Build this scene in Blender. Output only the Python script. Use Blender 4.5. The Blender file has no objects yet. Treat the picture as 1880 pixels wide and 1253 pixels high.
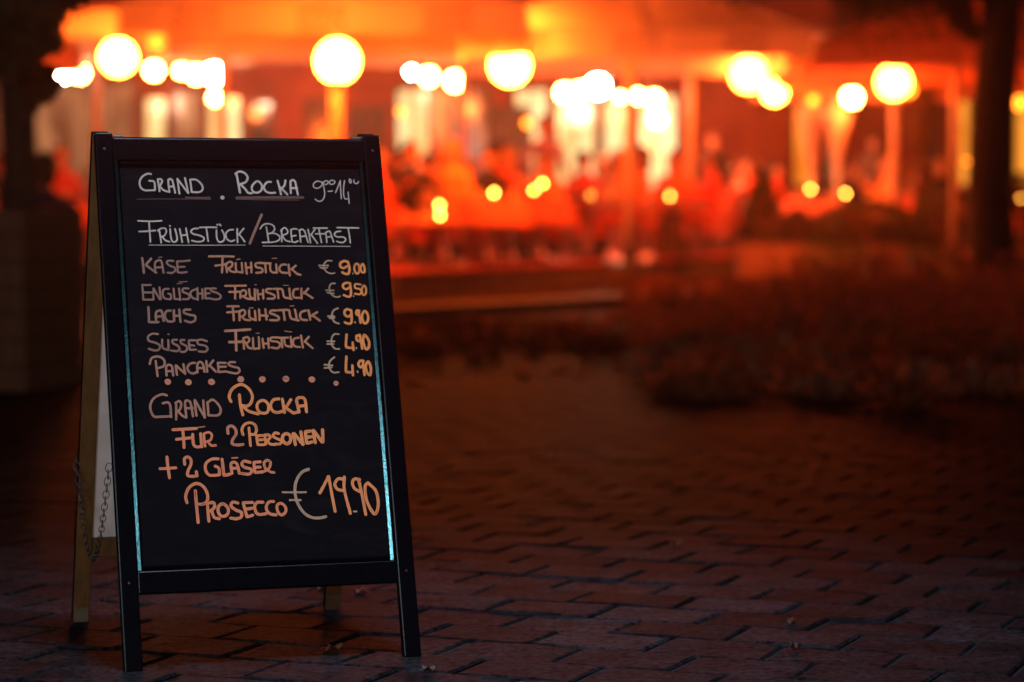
import bpy, bmesh, math, random
from mathutils import Vector, Matrix, noise
random.seed(7)
S = bpy.context.scene
COL = S.collection
R = math.radians
PI = math.pi

# ------------------------------------------------------------------ camera
CAM_H = 0.8965
cam = bpy.data.cameras.new('camera')
camo = bpy.data.objects.new('camera', cam)
COL.objects.link(camo)
camo.location = (0, 0, CAM_H)
camo.rotation_euler = (PI / 2 - 0.0497, 0, 0)
cam.lens = 92.385
cam.sensor_width = 36
cam.clip_start = 0.05
cam.clip_end = 600
cam.dof.use_dof = True
cam.dof.focus_distance = 5.22
cam.dof.aperture_fstop = 2.4
S.camera = camo

# ------------------------------------------------------------------ night sky
w = bpy.data.worlds.new("World")
S.world = w
w.use_nodes = True
nt = w.node_tree
bg = nt.nodes['Background']
sky = nt.nodes.new('ShaderNodeTexSky')
sky.sky_type = 'NISHITA'
sky.sun_disc = False
sky.sun_elevation = R(1.0)
sky.sun_rotation = R(200)
nt.links.new(sky.outputs[0], bg.inputs[0])
bg.inputs[1].default_value = 0.009

def area_lamp(name, loc, target, size, power, col, sy=None, spread=PI):
    l = bpy.data.lights.new(name, 'AREA')
    l.energy = power
    l.color = col
    l.shape = 'RECTANGLE'
    l.size = size
    l.size_y = sy or size
    o = bpy.data.objects.new(name, l)
    COL.objects.link(o)
    o.location = loc
    o.rotation_euler = (Vector(target) - Vector(loc)).to_track_quat('-Z', 'Y').to_euler()
    l.spread = spread
    return o
# cool street light behind the photographer, then two unseen added fill lamps
area_lamp('cool_street_light', (-2.1, -0.6, 2.75), (-0.3, 5.6, 0.0), 0.7, 80, (0.66, 0.84, 1.0), 0.45)
area_lamp('pool_fill_light', (0.1, 4.3, 4.7), (-0.1, 4.9, 0), 0.8, 23, (0.60, 0.69, 1.0), 0.8, R(58))  # added overhead fill, no real lamp: cool pool on the near paving
area_lamp('lettering_fill_light', (0.2, -5.5, 1.5), (-0.3, 5.3, 0.55), 0.5, 150, (1.0, 0.68, 0.50))  # added low key, no real lamp: brightens the lettering

S.view_settings.view_transform = 'Standard'
S.view_settings.look = 'None'
S.view_settings.exposure = 0
S.view_settings.gamma = 1
S.view_settings.use_curve_mapping = False
S.cycles.max_bounces = 5
S.cycles.diffuse_bounces = 3
S.cycles.glossy_bounces = 2
S.cycles.transparent_max_bounces = 6
S.cycles.sample_clamp_indirect = 6

# ------------------------------------------------------------------ helpers
F = 4824.6
def gx(px, d):            # lateral place of something seen at photo column px, d metres away
    return (px - 940) * d / F
def gz(py, d):            # height of something seen at photo row py, d metres away
    return CAM_H + (386.5 - py) * d / F

def tag(o, label=None, cat=None, group=None, kind=None):
    if label: o['label'] = label
    if cat: o['category'] = cat
    if group: o['group'] = group
    if kind: o['kind'] = kind
    return o
def empty(name, loc=(0, 0, 0), rz=0.0):
    o = bpy.data.objects.new(name, None)
    COL.objects.link(o)
    o.location = loc
    o.rotation_euler = (0, 0, rz)
    o.empty_display_size = 0.1
    return o
def mesh_obj(name, me, parent=None, loc=(0, 0, 0), rot=(0, 0, 0)):
    o = bpy.data.objects.new(name, me)
    COL.objects.link(o)
    o.location = loc
    o.rotation_euler = rot
    if parent: o.parent = parent
    return o

class MB:
    """collects simple shapes into one mesh"""
    def __init__(s):
        s.v = []; s.f = []; s.mi = []; s.uv = None
    def add(s, vs, fs, mi=0):
        b = len(s.v)
        s.v += [tuple(p) for p in vs]
        s.f += [tuple(b + i for i in f) for f in fs]
        s.mi += [mi] * len(fs)
    def box(s, x0, x1, y0, y1, z0, z1, M=None, mi=0, top=1.0):
        cx, cy = (x0 + x1) / 2, (y0 + y1) / 2
        vs = [(x0, y0, z0), (x1, y0, z0), (x1, y1, z0), (x0, y1, z0)]
        vs += [(cx + (x - cx) * top, cy + (y - cy) * top, z1) for x, y in ((x0, y0), (x1, y0), (x1, y1), (x0, y1))]
        fs = [(0, 3, 2, 1), (4, 5, 6, 7), (0, 1, 5, 4), (1, 2, 6, 5), (2, 3, 7, 6), (3, 0, 4, 7)]
        if M:
            vs = [M @ Vector(p) for p in vs]
            if M.determinant() < 0: fs = [f[::-1] for f in fs]
        s.add(vs, fs, mi)
    def bbox(s, x0, x1, y0, y1, z0, z1, b, M=None, mi=0):
        """box with all edges chamfered by b"""
        bm = bmesh.new()
        bmesh.ops.create_cube(bm, size=1)
        for v in bm.verts:
            v.co = Vector((x0 + (v.co.x + .5) * (x1 - x0), y0 + (v.co.y + .5) * (y1 - y0), z0 + (v.co.z + .5) * (z1 - z0)))
        bmesh.ops.bevel(bm, geom=bm.edges[:], offset=b, segments=2, affect='EDGES', profile=0.5)
        bm.verts.index_update()
        vs = [(M @ v.co if M else v.co.copy()) for v in bm.verts]
        fs = [tuple(v.index for v in f.verts) for f in bm.faces]
        if M and M.determinant() < 0: fs = [f[::-1] for f in fs]
        s.add(vs, fs, mi)
        bm.free()
    def tube(s, pts, rads, n=8, caps=True, mi=0):
        pts = [Vector(p) for p in pts]
        if not hasattr(rads, '__len__'): rads = [rads] * len(pts)
        rings = []
        up = Vector((0.02, 0.01, 1)).normalized()
        for i, p in enumerate(pts):
            d = (pts[min(i + 1, len(pts) - 1)] - pts[max(i - 1, 0)]).normalized()
            a = d.cross(up)
            if a.length < 0.15: a = d.cross(Vector((1, 0.03, 0)))
            a.normalize()
            b = d.cross(a).normalized()
            rings.append([p + (a * math.cos(t) + b * math.sin(t)) * rads[i] for t in [2 * PI * k / n for k in range(n)]])
        vs = [q for r in rings for q in r]
        fs = []
        for i in range(len(pts) - 1):
            for k in range(n):
                fs.append((i * n + k, i * n + (k + 1) % n, (i + 1) * n + (k + 1) % n, (i + 1) * n + k))
        if caps:
            fs.append(tuple(range(n))[::-1])
            fs.append(tuple((len(pts) - 1) * n + k for k in range(n)))
        s.add(vs, fs, mi)
    def lathe(s, prof, c=(0, 0, 0), n=16, mi=0):
        vs = []
        for r, z in prof:
            for k in range(n):
                t = 2 * PI * k / n
                vs.append((c[0] + r * math.cos(t), c[1] + r * math.sin(t), c[2] + z))
        fs = []
        for i in range(len(prof) - 1):
            for k in range(n):
                fs.append((i * n + k, i * n + (k + 1) % n, (i + 1) * n + (k + 1) % n, (i + 1) * n + k))
        fs.append(tuple(range(n))[::-1]); fs.append(tuple((len(prof) - 1) * n + k for k in range(n)))
        s.add(vs, fs, mi)
    def sphere(s, c, r, n=14, m=8, mi=0, sc=(1, 1, 1)):
        prof = [(max(1e-4, math.sin(PI * i / m)) * r, -math.cos(PI * i / m) * r) for i in range(m + 1)]
        b = len(s.v)
        s.lathe(prof, (0, 0, 0), n, mi)
        for i in range(b, len(s.v)):
            x, y, z = s.v[i]
            s.v[i] = (c[0] + x * sc[0], c[1] + y * sc[1], c[2] + z * sc[2])
    def mesh(s, name, mats, smooth=False):
        me = bpy.data.meshes.new(name)
        me.from_pydata(s.v, [], s.f)
        if not isinstance(mats, (list, tuple)): mats = [mats]
        for m in mats: me.materials.append(m)
        if len(mats) > 1: me.polygons.foreach_set('material_index', s.mi)
        if smooth: me.polygons.foreach_set('use_smooth', [True] * len(me.polygons))
        me.update()
        return me
    def build(s, name, mats, parent=None, loc=(0, 0, 0), rot=(0, 0, 0), smooth=False):
        return mesh_obj(name, s.mesh(name, mats, smooth), parent, loc, rot)

# ------------------------------------------------------------------ materials
def mat(name, col, rough=0.6, metal=0.0, spec=0.5, noise_amt=0.0, nscale=8.0, bump=0.0, bscale=40.0, col2=None, coat=0.0, rvar=0.0):
    m = bpy.data.materials.new(name)
    m.use_nodes = True
    n = m.node_tree.nodes; l = m.node_tree.links
    b = n['Principled BSDF']
    b.inputs['Base Color'].default_value = (*col, 1)
    b.inputs['Roughness'].default_value = rough
    b.inputs['Metallic'].default_value = metal
    b.inputs['Specular IOR Level'].default_value = spec
    b.inputs['Coat Weight'].default_value = coat
    tc = n.new('ShaderNodeTexCoord')
    if noise_amt or col2:
        t = n.new('ShaderNodeTexNoise'); t.inputs['Scale'].default_value = nscale; t.inputs['Detail'].default_value = 6
        l.new(tc.outputs['Object'], t.inputs['Vector'])
        r = n.new('ShaderNodeValToRGB')
        c2 = col2 or tuple(c * (1 - noise_amt) for c in col)
        r.color_ramp.elements[0].color = (*c2, 1); r.color_ramp.elements[1].color = (*col, 1)
        r.color_ramp.elements[0].position = .35; r.color_ramp.elements[1].position = .65
        l.new(t.outputs['Fac'], r.inputs['Fac']); l.new(r.outputs[0], b.inputs['Base Color'])
        if rvar:
            mr = n.new('ShaderNodeMapRange')
            mr.inputs['To Min'].default_value = rough - rvar; mr.inputs['To Max'].default_value = rough + rvar
            l.new(t.outputs['Fac'], mr.inputs['Value']); l.new(mr.outputs[0], b.inputs['Roughness'])
    if bump:
        t2 = n.new('ShaderNodeTexNoise'); t2.inputs['Scale'].default_value = bscale; t2.inputs['Detail'].default_value = 5
        l.new(tc.outputs['Object'], t2.inputs['Vector'])
        bu = n.new('ShaderNodeBump'); bu.inputs['Strength'].default_value = bump; bu.inputs['Distance'].default_value = .01
        l.new(t2.outputs['Fac'], bu.inputs['Height']); l.new(bu.outputs[0], b.inputs['Normal'])
    return m
def emis(name, col, strength):
    m = bpy.data.materials.new(name)
    m.use_nodes = True
    n = m.node_tree.nodes; l = m.node_tree.links
    n.remove(n['Principled BSDF'])
    e = n.new('ShaderNodeEmission')
    e.inputs[0].default_value = (*col, 1); e.inputs[1].default_value = strength
    l.new(e.outputs[0], n['Material Output'].inputs['Surface'])
    return m
def fabric(name, col, trans):
    m = bpy.data.materials.new(name)
    m.use_nodes = True
    n = m.node_tree.nodes; l = m.node_tree.links
    n.remove(n['Principled BSDF'])
    d = n.new('ShaderNodeBsdfDiffuse'); t = n.new('ShaderNodeBsdfTranslucent'); mx = n.new('ShaderNodeMixShader')
    nz = n.new('ShaderNodeTexNoise'); nz.inputs['Scale'].default_value = 1.3; nz.inputs['Detail'].default_value = 4
    tc = n.new('ShaderNodeTexCoord'); l.new(tc.outputs['Object'], nz.inputs['Vector'])
    r = n.new('ShaderNodeValToRGB')
    r.color_ramp.elements[0].color = (*[c * .75 for c in col], 1); r.color_ramp.elements[1].color = (*col, 1)
    l.new(nz.outputs['Fac'], r.inputs['Fac'])
    l.new(r.outputs[0], d.inputs[0]); l.new(r.outputs[0], t.inputs[0])
    mx.inputs[0].default_value = trans
    l.new(d.outputs[0], mx.inputs[1]); l.new(t.outputs[0], mx.inputs[2])
    l.new(mx.outputs[0], n['Material Output'].inputs['Surface'])
    return m
def wood(name, c1, c2, rough=.6, axis=2):
    m = bpy.data.materials.new(name)
    m.use_nodes = True
    n = m.node_tree.nodes; l = m.node_tree.links
    b = n['Principled BSDF']; b.inputs['Roughness'].default_value = rough
    tc = n.new('ShaderNodeTexCoord'); mp = n.new('ShaderNodeMapping')
    sc = [60, 60, 60]; sc[axis] = 3
    mp.inputs['Scale'].default_value = sc
    nz = n.new('ShaderNodeTexNoise'); nz.inputs['Scale'].default_value = 1; nz.inputs['Detail'].default_value = 7; nz.inputs['Distortion'].default_value = .6
    r = n.new('ShaderNodeValToRGB'); r.color_ramp.elements[0].position = .3; r.color_ramp.elements[1].position = .7
    r.color_ramp.elements[0].color = (*c1, 1); r.color_ramp.elements[1].color = (*c2, 1)
    l.new(tc.outputs['Object'], mp.inputs[0]); l.new(mp.outputs[0], nz.inputs['Vector']); l.new(nz.outputs['Fac'], r.inputs[0]); l.new(r.outputs[0], b.inputs['Base Color'])
    return m

# ------------------------------------------------------------------ ground and paving
M_joint = mat('joint_sand', (.009, .0075, .007), .95, noise_amt=.4, nscale=60)
def paver_mat():
    m = bpy.data.materials.new('grey_stone_paver')
    m.use_nodes = True
    n = m.node_tree.nodes; l = m.node_tree.links
    b = n['Principled BSDF']
    oi = n.new('ShaderNodeObjectInfo'); tc = n.new('ShaderNodeTexCoord'); geo = n.new('ShaderNodeNewGeometry')
    mp = n.new('ShaderNodeVectorMath'); mp.operation = 'ADD'
    l.new(geo.outputs['Position'], mp.inputs[0])
    n1 = n.new('ShaderNodeTexNoise'); n1.inputs['Scale'].default_value = 7; n1.inputs['Detail'].default_value = 8; n1.inputs['Roughness'].default_value = .7
    n2 = n.new('ShaderNodeTexNoise'); n2.inputs['Scale'].default_value = 55; n2.inputs['Detail'].default_value = 6; n2.inputs['Roughness'].default_value = .75
    n3 = n.new('ShaderNodeTexVoronoi'); n3.inputs['Scale'].default_value = 70
    for q in (n1, n2, n3): l.new(mp.outputs[0], q.inputs['Vector'])
    r = n.new('ShaderNodeValToRGB'); r.color_ramp.elements[0].position = .3; r.color_ramp.elements[1].position = .75
    r.color_ramp.elements[0].color = (.011, .011, .012, 1); r.color_ramp.elements[1].color = (.068, .065, .068, 1)
    l.new(n1.outputs['Fac'], r.inputs[0])
    mx = n.new('ShaderNodeMixRGB'); mx.blend_type = 'MULTIPLY'; mx.inputs[0].default_value = 1
    r2 = n.new('ShaderNodeValToRGB'); r2.color_ramp.elements[0].color = (.12, .12, .12, 1); r2.color_ramp.elements[0].position = .36; r2.color_ramp.elements[1].position = .58
    l.new(n2.outputs['Fac'], r2.inputs[0]); l.new(r.outputs[0], mx.inputs[1]); l.new(r2.outputs[0], mx.inputs[2])
    hv = n.new('ShaderNodeMixRGB'); hv.blend_type = 'MULTIPLY'; hv.inputs[0].default_value = 1
    mr = n.new('ShaderNodeMapRange'); mr.inputs['To Min'].default_value = .5; mr.inputs['To Max'].default_value = 1.25
    l.new(oi.outputs['Random'], mr.inputs[0]); l.new(mx.outputs[0], hv.inputs[1]); l.new(mr.outputs[0], hv.inputs[2])
    l.new(hv.outputs[0], b.inputs['Base Color'])
    b.inputs['Specular IOR Level'].default_value = .0012
    rr = n.new('ShaderNodeMapRange'); rr.inputs['To Min'].default_value = .42; rr.inputs['To Max'].default_value = .62
    l.new(n1.outputs['Fac'], rr.inputs[0]); l.new(rr.outputs[0], b.inputs['Roughness'])
    b1 = n.new('ShaderNodeBump'); b1.inputs['Strength'].default_value = .8; b1.inputs['Distance'].default_value = .02
    b2 = n.new('ShaderNodeBump'); b2.inputs['Strength'].default_value = .7; b2.inputs['Distance'].default_value = .006
    l.new(n1.outputs['Fac'], b1.inputs['Height']); l.new(b1.outputs[0], b2.inputs['Normal']); l.new(n2.outputs['Fac'], b2.inputs['Height'])
    l.new(b2.outputs[0], b.inputs['Normal'])
    return m
M_paver = paver_mat()
ga = MB()
ga.add([(-250, -60, -.0085), (250, -60, -.0085), (250, 400, -.0085), (-250, 400, -.0085)], [(0, 1, 2, 3)])
ground = ga.build('ground', M_joint)
tag(ground, kind='structure')
# one paving grid, rows turned 21.9 degrees
PA = -0.382
rd = Vector((math.cos(PA), math.sin(PA), 0)); cd = Vector((-math.sin(PA), math.cos(PA), 0))
PLEN, PWID, JT = .250, .190, .007
def paver_geo(L, W, rng, jag=.004):
    """uneven chamfered stone, top at z=0, 18 faces"""
    def ring(inset, z, j):
        c = []
        for (a, b) in ((-1, -1), (0, -1), (1, -1), (1, 1), (0, 1), (-1, 1)):
            c.append((a * (L / 2 - inset) + rng.uniform(-j, j), b * (W / 2 - inset) + rng.uniform(-j, j), z + (rng.uniform(-.0015, .0015) if inset else 0)))
        return c
    base = ring(0, -.03, jag * .6)
    mid = [(x, y, -.0055) for x, y, z in base]
    top = [((x * .955), (y * .94), rng.uniform(-.0022, .0012)) for x, y, z in base]
    vs = base + mid + top
    fs = []
    for k in range(6):
        fs.append((k, (k + 1) % 6, 6 + (k + 1) % 6, 6 + k)); fs.append((6 + k, 6 + (k + 1) % 6, 12 + (k + 1) % 6, 12 + k))
    fs.append((12, 13, 16, 17)); fs.append((13, 14, 15, 16))
    return vs, fs
prng = random.Random(3)
PM = []
for k in range(10):
    b = MB(); v, f = paver_geo(PLEN - .011, PWID - .0035, prng, .006); b.add(v, f); PM.append(b.mesh('paver', M_paver))
cells = []
for j in range(-20, 130):
    for i in range(-70, 80):
        c = rd * ((i + (.5 if j % 2 else 0) + ((j * 37) % 7) * .012) * PLEN) + cd * (j * PWID)
        if not (3.6 < c.y < 17.5): continue
        half = .205 * c.y
        if abs(c.x) > half + 1.6: continue
        cells.append((c, abs(c.x) <= half * .985 and c.y > 5.45))
vis = sorted([c for c, s in cells if s], key=lambda c: c.y)
near = vis[:292]; nearset = set((round(c.x, 4), round(c.y, 4)) for c in near)
for c in near:
    o = mesh_obj('paver', PM[prng.randrange(10)], ground, (c.x, c.y, prng.uniform(-.003, .0015)), (prng.uniform(-.008, .008), prng.uniform(-.008, .008), PA + prng.choice((0, PI)) + prng.uniform(-.012, .012)))
far = MB()
for c, s in cells:
    if (round(c.x, 4), round(c.y, 4)) in nearset: continue
    v, f = paver_geo(PLEN - .011, PWID - .0035, prng, .006)
    Mx = Matrix.Translation((c.x, c.y, prng.uniform(-.003, .0015))) @ Matrix.Rotation(PA + prng.uniform(-.012, .012), 4, 'Z') @ Matrix.Rotation(prng.uniform(-.011, .011), 4, 'X')
    far.add([Mx @ Vector(p) for p in v], f)
fo = far.build('paving', M_paver, ground)
tag(fo, kind='stuff')
# the square beyond, too blurred to tell the stones apart: brick pattern in the material
def far_paving_mat():
    m = mat('far_paving', (.050, .032, .028), .62, spec=.003, noise_amt=.6, nscale=1.2, bump=.5, bscale=14, rvar=.12)
    return m
M_farpave = far_paving_mat()
fp = MB()
ys = [17.2, 20, 24, 30, 60, 140]
for k in range(len(ys) - 1):
    fp.add([(-90, ys[k], -.006), (90, ys[k], -.006), (90, ys[k + 1], -.006), (-90, ys[k + 1], -.006)], [(0, 1, 2, 3)])
for sx in (-1, 1):
    fp.add([(sx * 90, -50, -.0061), (sx * 5.2, -50, -.0061), (sx * 5.2, 17.2, -.0061), (sx * 90, 17.2, -.0061)], [(0, 1, 2, 3)] if sx > 0 else [(3, 2, 1, 0)])
tag(fp.build('square', M_farpave), kind='structure')

# ------------------------------------------------------------------ terrace platform
FL = .27
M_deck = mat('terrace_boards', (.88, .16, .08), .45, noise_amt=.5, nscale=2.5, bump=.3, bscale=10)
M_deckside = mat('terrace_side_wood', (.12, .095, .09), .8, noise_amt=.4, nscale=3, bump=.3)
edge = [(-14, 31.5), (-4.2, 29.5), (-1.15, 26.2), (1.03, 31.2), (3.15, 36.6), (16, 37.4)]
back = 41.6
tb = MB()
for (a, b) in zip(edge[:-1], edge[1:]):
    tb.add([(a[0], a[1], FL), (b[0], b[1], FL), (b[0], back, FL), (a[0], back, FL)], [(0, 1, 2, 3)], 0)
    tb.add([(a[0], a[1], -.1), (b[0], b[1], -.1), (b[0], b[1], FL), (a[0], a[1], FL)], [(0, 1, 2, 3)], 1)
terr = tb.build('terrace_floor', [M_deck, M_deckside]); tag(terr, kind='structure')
# boards of the platform's riser and the low kerb of stone before it
def along(a, b, t): return Vector((a[0] + (b[0] - a[0]) * t, a[1] + (b[1] - a[1]) * t, 0))
for (a, b) in (edge[2:4], edge[3:5], edge[1:3]):
    L = (Vector((*b, 0)) - Vector((*a, 0))).length
    n = max(2, int(L / 1.2)); ang = math.atan2(b[1] - a[1], b[0] - a[0])
    for row in range(2):
        for k in range(n):
            m = MB(); ln = L / n
            m.box(0.006, ln - .006, -.022, -.002, .012 + row * .125, .128 + row * .125)
            m.build('board', M_deckside, terr, tuple(along(a, b, k / n)), (0, 0, ang))
    nose = MB(); nose.box(0, L, -.05, .02, FL - .006, FL + .02)
    nose.build('nosing', M_deck, terr, tuple(along(a, b, 0)), (0, 0, ang))
M_kerb = mat('kerb_stone', (.085, .06, .052), .6, noise_amt=.4, nscale=6, bump=.4)
kerb = empty('kerb'); tag(kerb, kind='structure')
kpts = [(-6.0, 24.5), (-1.0, 21.6), (1.15, 24.8), (3.4, 29.5)]
for a, b in zip(kpts[:-1], kpts[1:]):
    L = (Vector((*b, 0)) - Vector((*a, 0))).length
    n = int(L / .8); ang = math.atan2(b[1] - a[1], b[0] - a[0])
    for k in range(n):
        m = MB(); m.bbox(0.006, L / n - .006, -.09, .09, -.1, .1, .012)
        m.build('kerb_stone', M_kerb, kerb, tuple(along(a, b, k / n)), (0, 0, ang))

# ------------------------------------------------------------------ the menu board
M_black = mat('black_gloss_paint', (.0028, .0026, .0042), .27, spec=.16, noise_amt=.3, nscale=30, bump=.02, bscale=160)
M_slate = mat('chalkboard_black', (.0026, .0020, .0034), .6, spec=.08, col2=(.0042, .0034, .0052), nscale=9)
M_bead = mat('worn_cyan_glint_moulding', (.035, .082, .086), .17, metal=1.0, noise_amt=.45, nscale=25, bump=.03, bscale=200)  # teal tint puts the cyan light's reflection into the metal colour
M_pine = wood('bare_pine', (.105, .048, .013), (.18, .088, .026), .6)
M_pale = mat('pale_hardboard', (.82, .76, .74), .7, noise_amt=.25, nscale=7)
M_foot = mat('pale_foot_wood', (.17, .13, .09), .75, noise_amt=.3, nscale=30)
M_chain = mat('chain_steel', (.22, .22, .24), .35, metal=1.0, noise_amt=.4, nscale=80)
def smear(m):
    n = m.node_tree.nodes; l = m.node_tree.links; b = n['Principled BSDF']
    tc = n.new('ShaderNodeTexCoord'); mp = n.new('ShaderNodeMapping'); mp.inputs['Rotation'].default_value = (0, R(24), 0); mp.inputs['Scale'].default_value = (3.5, 1, 11)
    a = n.new('ShaderNodeTexNoise'); a.inputs['Scale'].default_value = 2.2; a.inputs['Detail'].default_value = 9; a.inputs['Roughness'].default_value = .68; a.inputs['Distortion'].default_value = .8
    l.new(tc.outputs['Object'], mp.inputs[0]); l.new(mp.outputs[0], a.inputs['Vector'])
    r = n.new('ShaderNodeValToRGB'); r.color_ramp.elements[0].position = .50; r.color_ramp.elements[1].position = .78
    r.color_ramp.elements[0].color = (.0026, .0021, .0034, 1); r.color_ramp.elements[1].color = (.0095, .0075, .0085, 1)
    l.new(a.outputs['Fac'], r.inputs[0]); l.new(r.outputs[0], b.inputs['Base Color'])
smear(M_slate)
BW, BL, BH, S1 = .60, 1.0981, 1.05388, .30843
bmenu = empty('menu_board', (-.84780, 5.35362, 0), .31972)
tag(bmenu, 'black folding menu board with handwritten breakfast prices, standing on the pavement', 'menu board')
vF = Vector((0, S1, BH)).normalized(); nF = Vector((0, -BH, S1)).normalized(); oF = Vector((0, -S1, 0))
FM = Matrix(((1, nF.x, vF.x, oF.x), (0, nF.y, vF.y, oF.y), (0, nF.z, vF.z, oF.z), (0, 0, 0, 1)))    # (u, out, v)
S2, T2 = .3452, .029
vR = Vector((0, -(S2 - T2), BH)).normalized(); nR = Vector((0, BH, S2 - T2)).normalized(); oR = Vector((0, S2, 0))
RM = Matrix(((1, nR.x, vR.x, oR.x), (0, nR.y, vR.y, oR.y), (0, nR.z, vR.z, oR.z), (0, 0, 0, 1)))
def leaf(M, back):
    sgn = 1
    t0, t1 = (-.021, 0) if not back else (0, .021)
    ml = [M_black] if not back else [M_black, M_pine, M_foot]
    for u0, u1 in ((0, .036), (BW - .036, BW)):
        m = MB(); m.bbox(u0, u1, t0, t1, 0, BL + .001, .0028, M)
        o = m.build('stile', ml, bmenu)
        if back:   # bare timber on the inward face, saw-pale at the foot
            for p in o.data.polygons:
                if p.normal.dot(-nR) > .9: p.material_index = 1
            f = MB(); f.box(u0 + .003, u1 - .003, -.0016, .0004, .002, .034, M); f.build('foot_tip', M_foot, bmenu)
    for nm, v0, v1 in (('top_rail', 1.041, 1.088), ('bottom_rail', .1525, .197)):
        m = MB(); m.bbox(.0362, BW - .0362, t0 + .0015, t1 - .0015, v0, v1, .0022, M)
        o = m.build(nm, ml, bmenu)
        if back:
            for p in o.data.polygons:
                if p.normal.dot(-nR) > .9: p.material_index = 1
    m = MB()
    if not back: m.box(.030, BW - .030, -.013, -.008, .19, 1.045, M)
    else: m.box(.030, BW - .030, .008, .013, .19, 1.045, M)
    return m.build('chalkboard_panel', M_slate if not back else M_pale, bmenu)
panel = leaf(FM, False)
rpanel = leaf(RM, True)
rpanel['label'] = 'pale unpainted back of the rear panel'
# mouldings round the panel: low ridges with flat chamfers
def ridge(pa, pb, inward, length):
    pass
def moulding(u0, u1, v0, v1, vert):
    m = MB(); a = math.tan(R(23))
    w = .0125
    def prof(t):   # across 0..w -> height
        return t
    hs = [(0, -.0078), (.0014, -.0052), (.0072, -.0052 + .0058 * a), (.0100, -.0052 + .0058 * a), (w, -.0078)]
    if vert:
        A = [FM @ Vector((u0 + x, h, v0)) for x, h in hs]; B = [FM @ Vector((u0 + x, h, v1)) for x, h in hs]
    else:
        A = [FM @ Vector((u0, h, v0 + x)) for x, h in hs]; B = [FM @ Vector((u1, h, v0 + x)) for x, h in hs]
    n = len(hs)
    fs = [(k, k + 1, n + k + 1, n + k) for k in range(n - 1)] + [tuple(range(n))[::-1], tuple(range(n, 2 * n))]
    m.add(A + B, fs)
    return m
for args in ((.0364, 0, .1985, 1.0405, True), (BW - .0364 - .0127, 0, .1985, 1.0405, True)):
    o = moulding(*args).build('moulding', M_bead, bmenu)
for v0 in (.1975, 1.0280):
    o = moulding(.050, BW - .050, v0, v0, False).build('moulding', M_black, bmenu)
# hinges
M_brass = mat('hinge_metal', (.28, .20, .13), .4, metal=1)
for u in (.045, BW - .052):
    m = MB(); m.box(u, u + .012, .004, .026, BH - .012, BH - .0095); m.tube([(u - .004, .0235, BH - .006), (u + .016, .0235, BH - .006)], .0035, 8)
    m.build('hinge', M_brass, bmenu)
# screws on stiles
for u in (.018, BW - .018):
    for v in (.175, 1.064):
        m = MB(); m.lathe([(.003, 0), (.0028, .0008), (.001, .001)], n=8)
        o = m.build('screw', M_chain, bmenu)
        o.matrix_local = Matrix.Translation(FM @ Vector((u, .0002, v))) @ Matrix.Rotation(PI / 2 - math.atan2(S1, BH), 4, 'X')
# chains: links hung in a catenary between the two leaves
def chain(u, vf, vr, low, name='chain'):
    a = FM @ Vector((u, -.012, vf)); b = RM @ Vector((u, .012, vr))
    m = MB(); N = 46
    pts = []
    for i in range(N + 1):
        t = i / N
        p = a.lerp(b, t); p.z -= low * 4 * t * (1 - t) * (1 + .25 * math.sin(PI * t)); pts.append(p)
    for i in range(N):
        p, q = pts[i], pts[i + 1]; d = (q - p).normalized(); c = (p + q) / 2
        s = d.cross(Vector((1, 0, 0))).normalized() if i % 2 else Vector((1, 0, 0))
        e = d.cross(s).normalized()
        hl = (q - p).length * .72
        loop = [c + d * math.cos(t) * hl + s * math.sin(t) * hl * .55 for t in [2 * PI * k / 8 for k in range(9)]]
        m.tube(loop, .0009, 5, caps=False)
    o = m.build(name, M_chain, bmenu, smooth=True)
chain(-.006, .415, .385, .165)
chain(BW - .045, .415, .385, .150)

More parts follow.
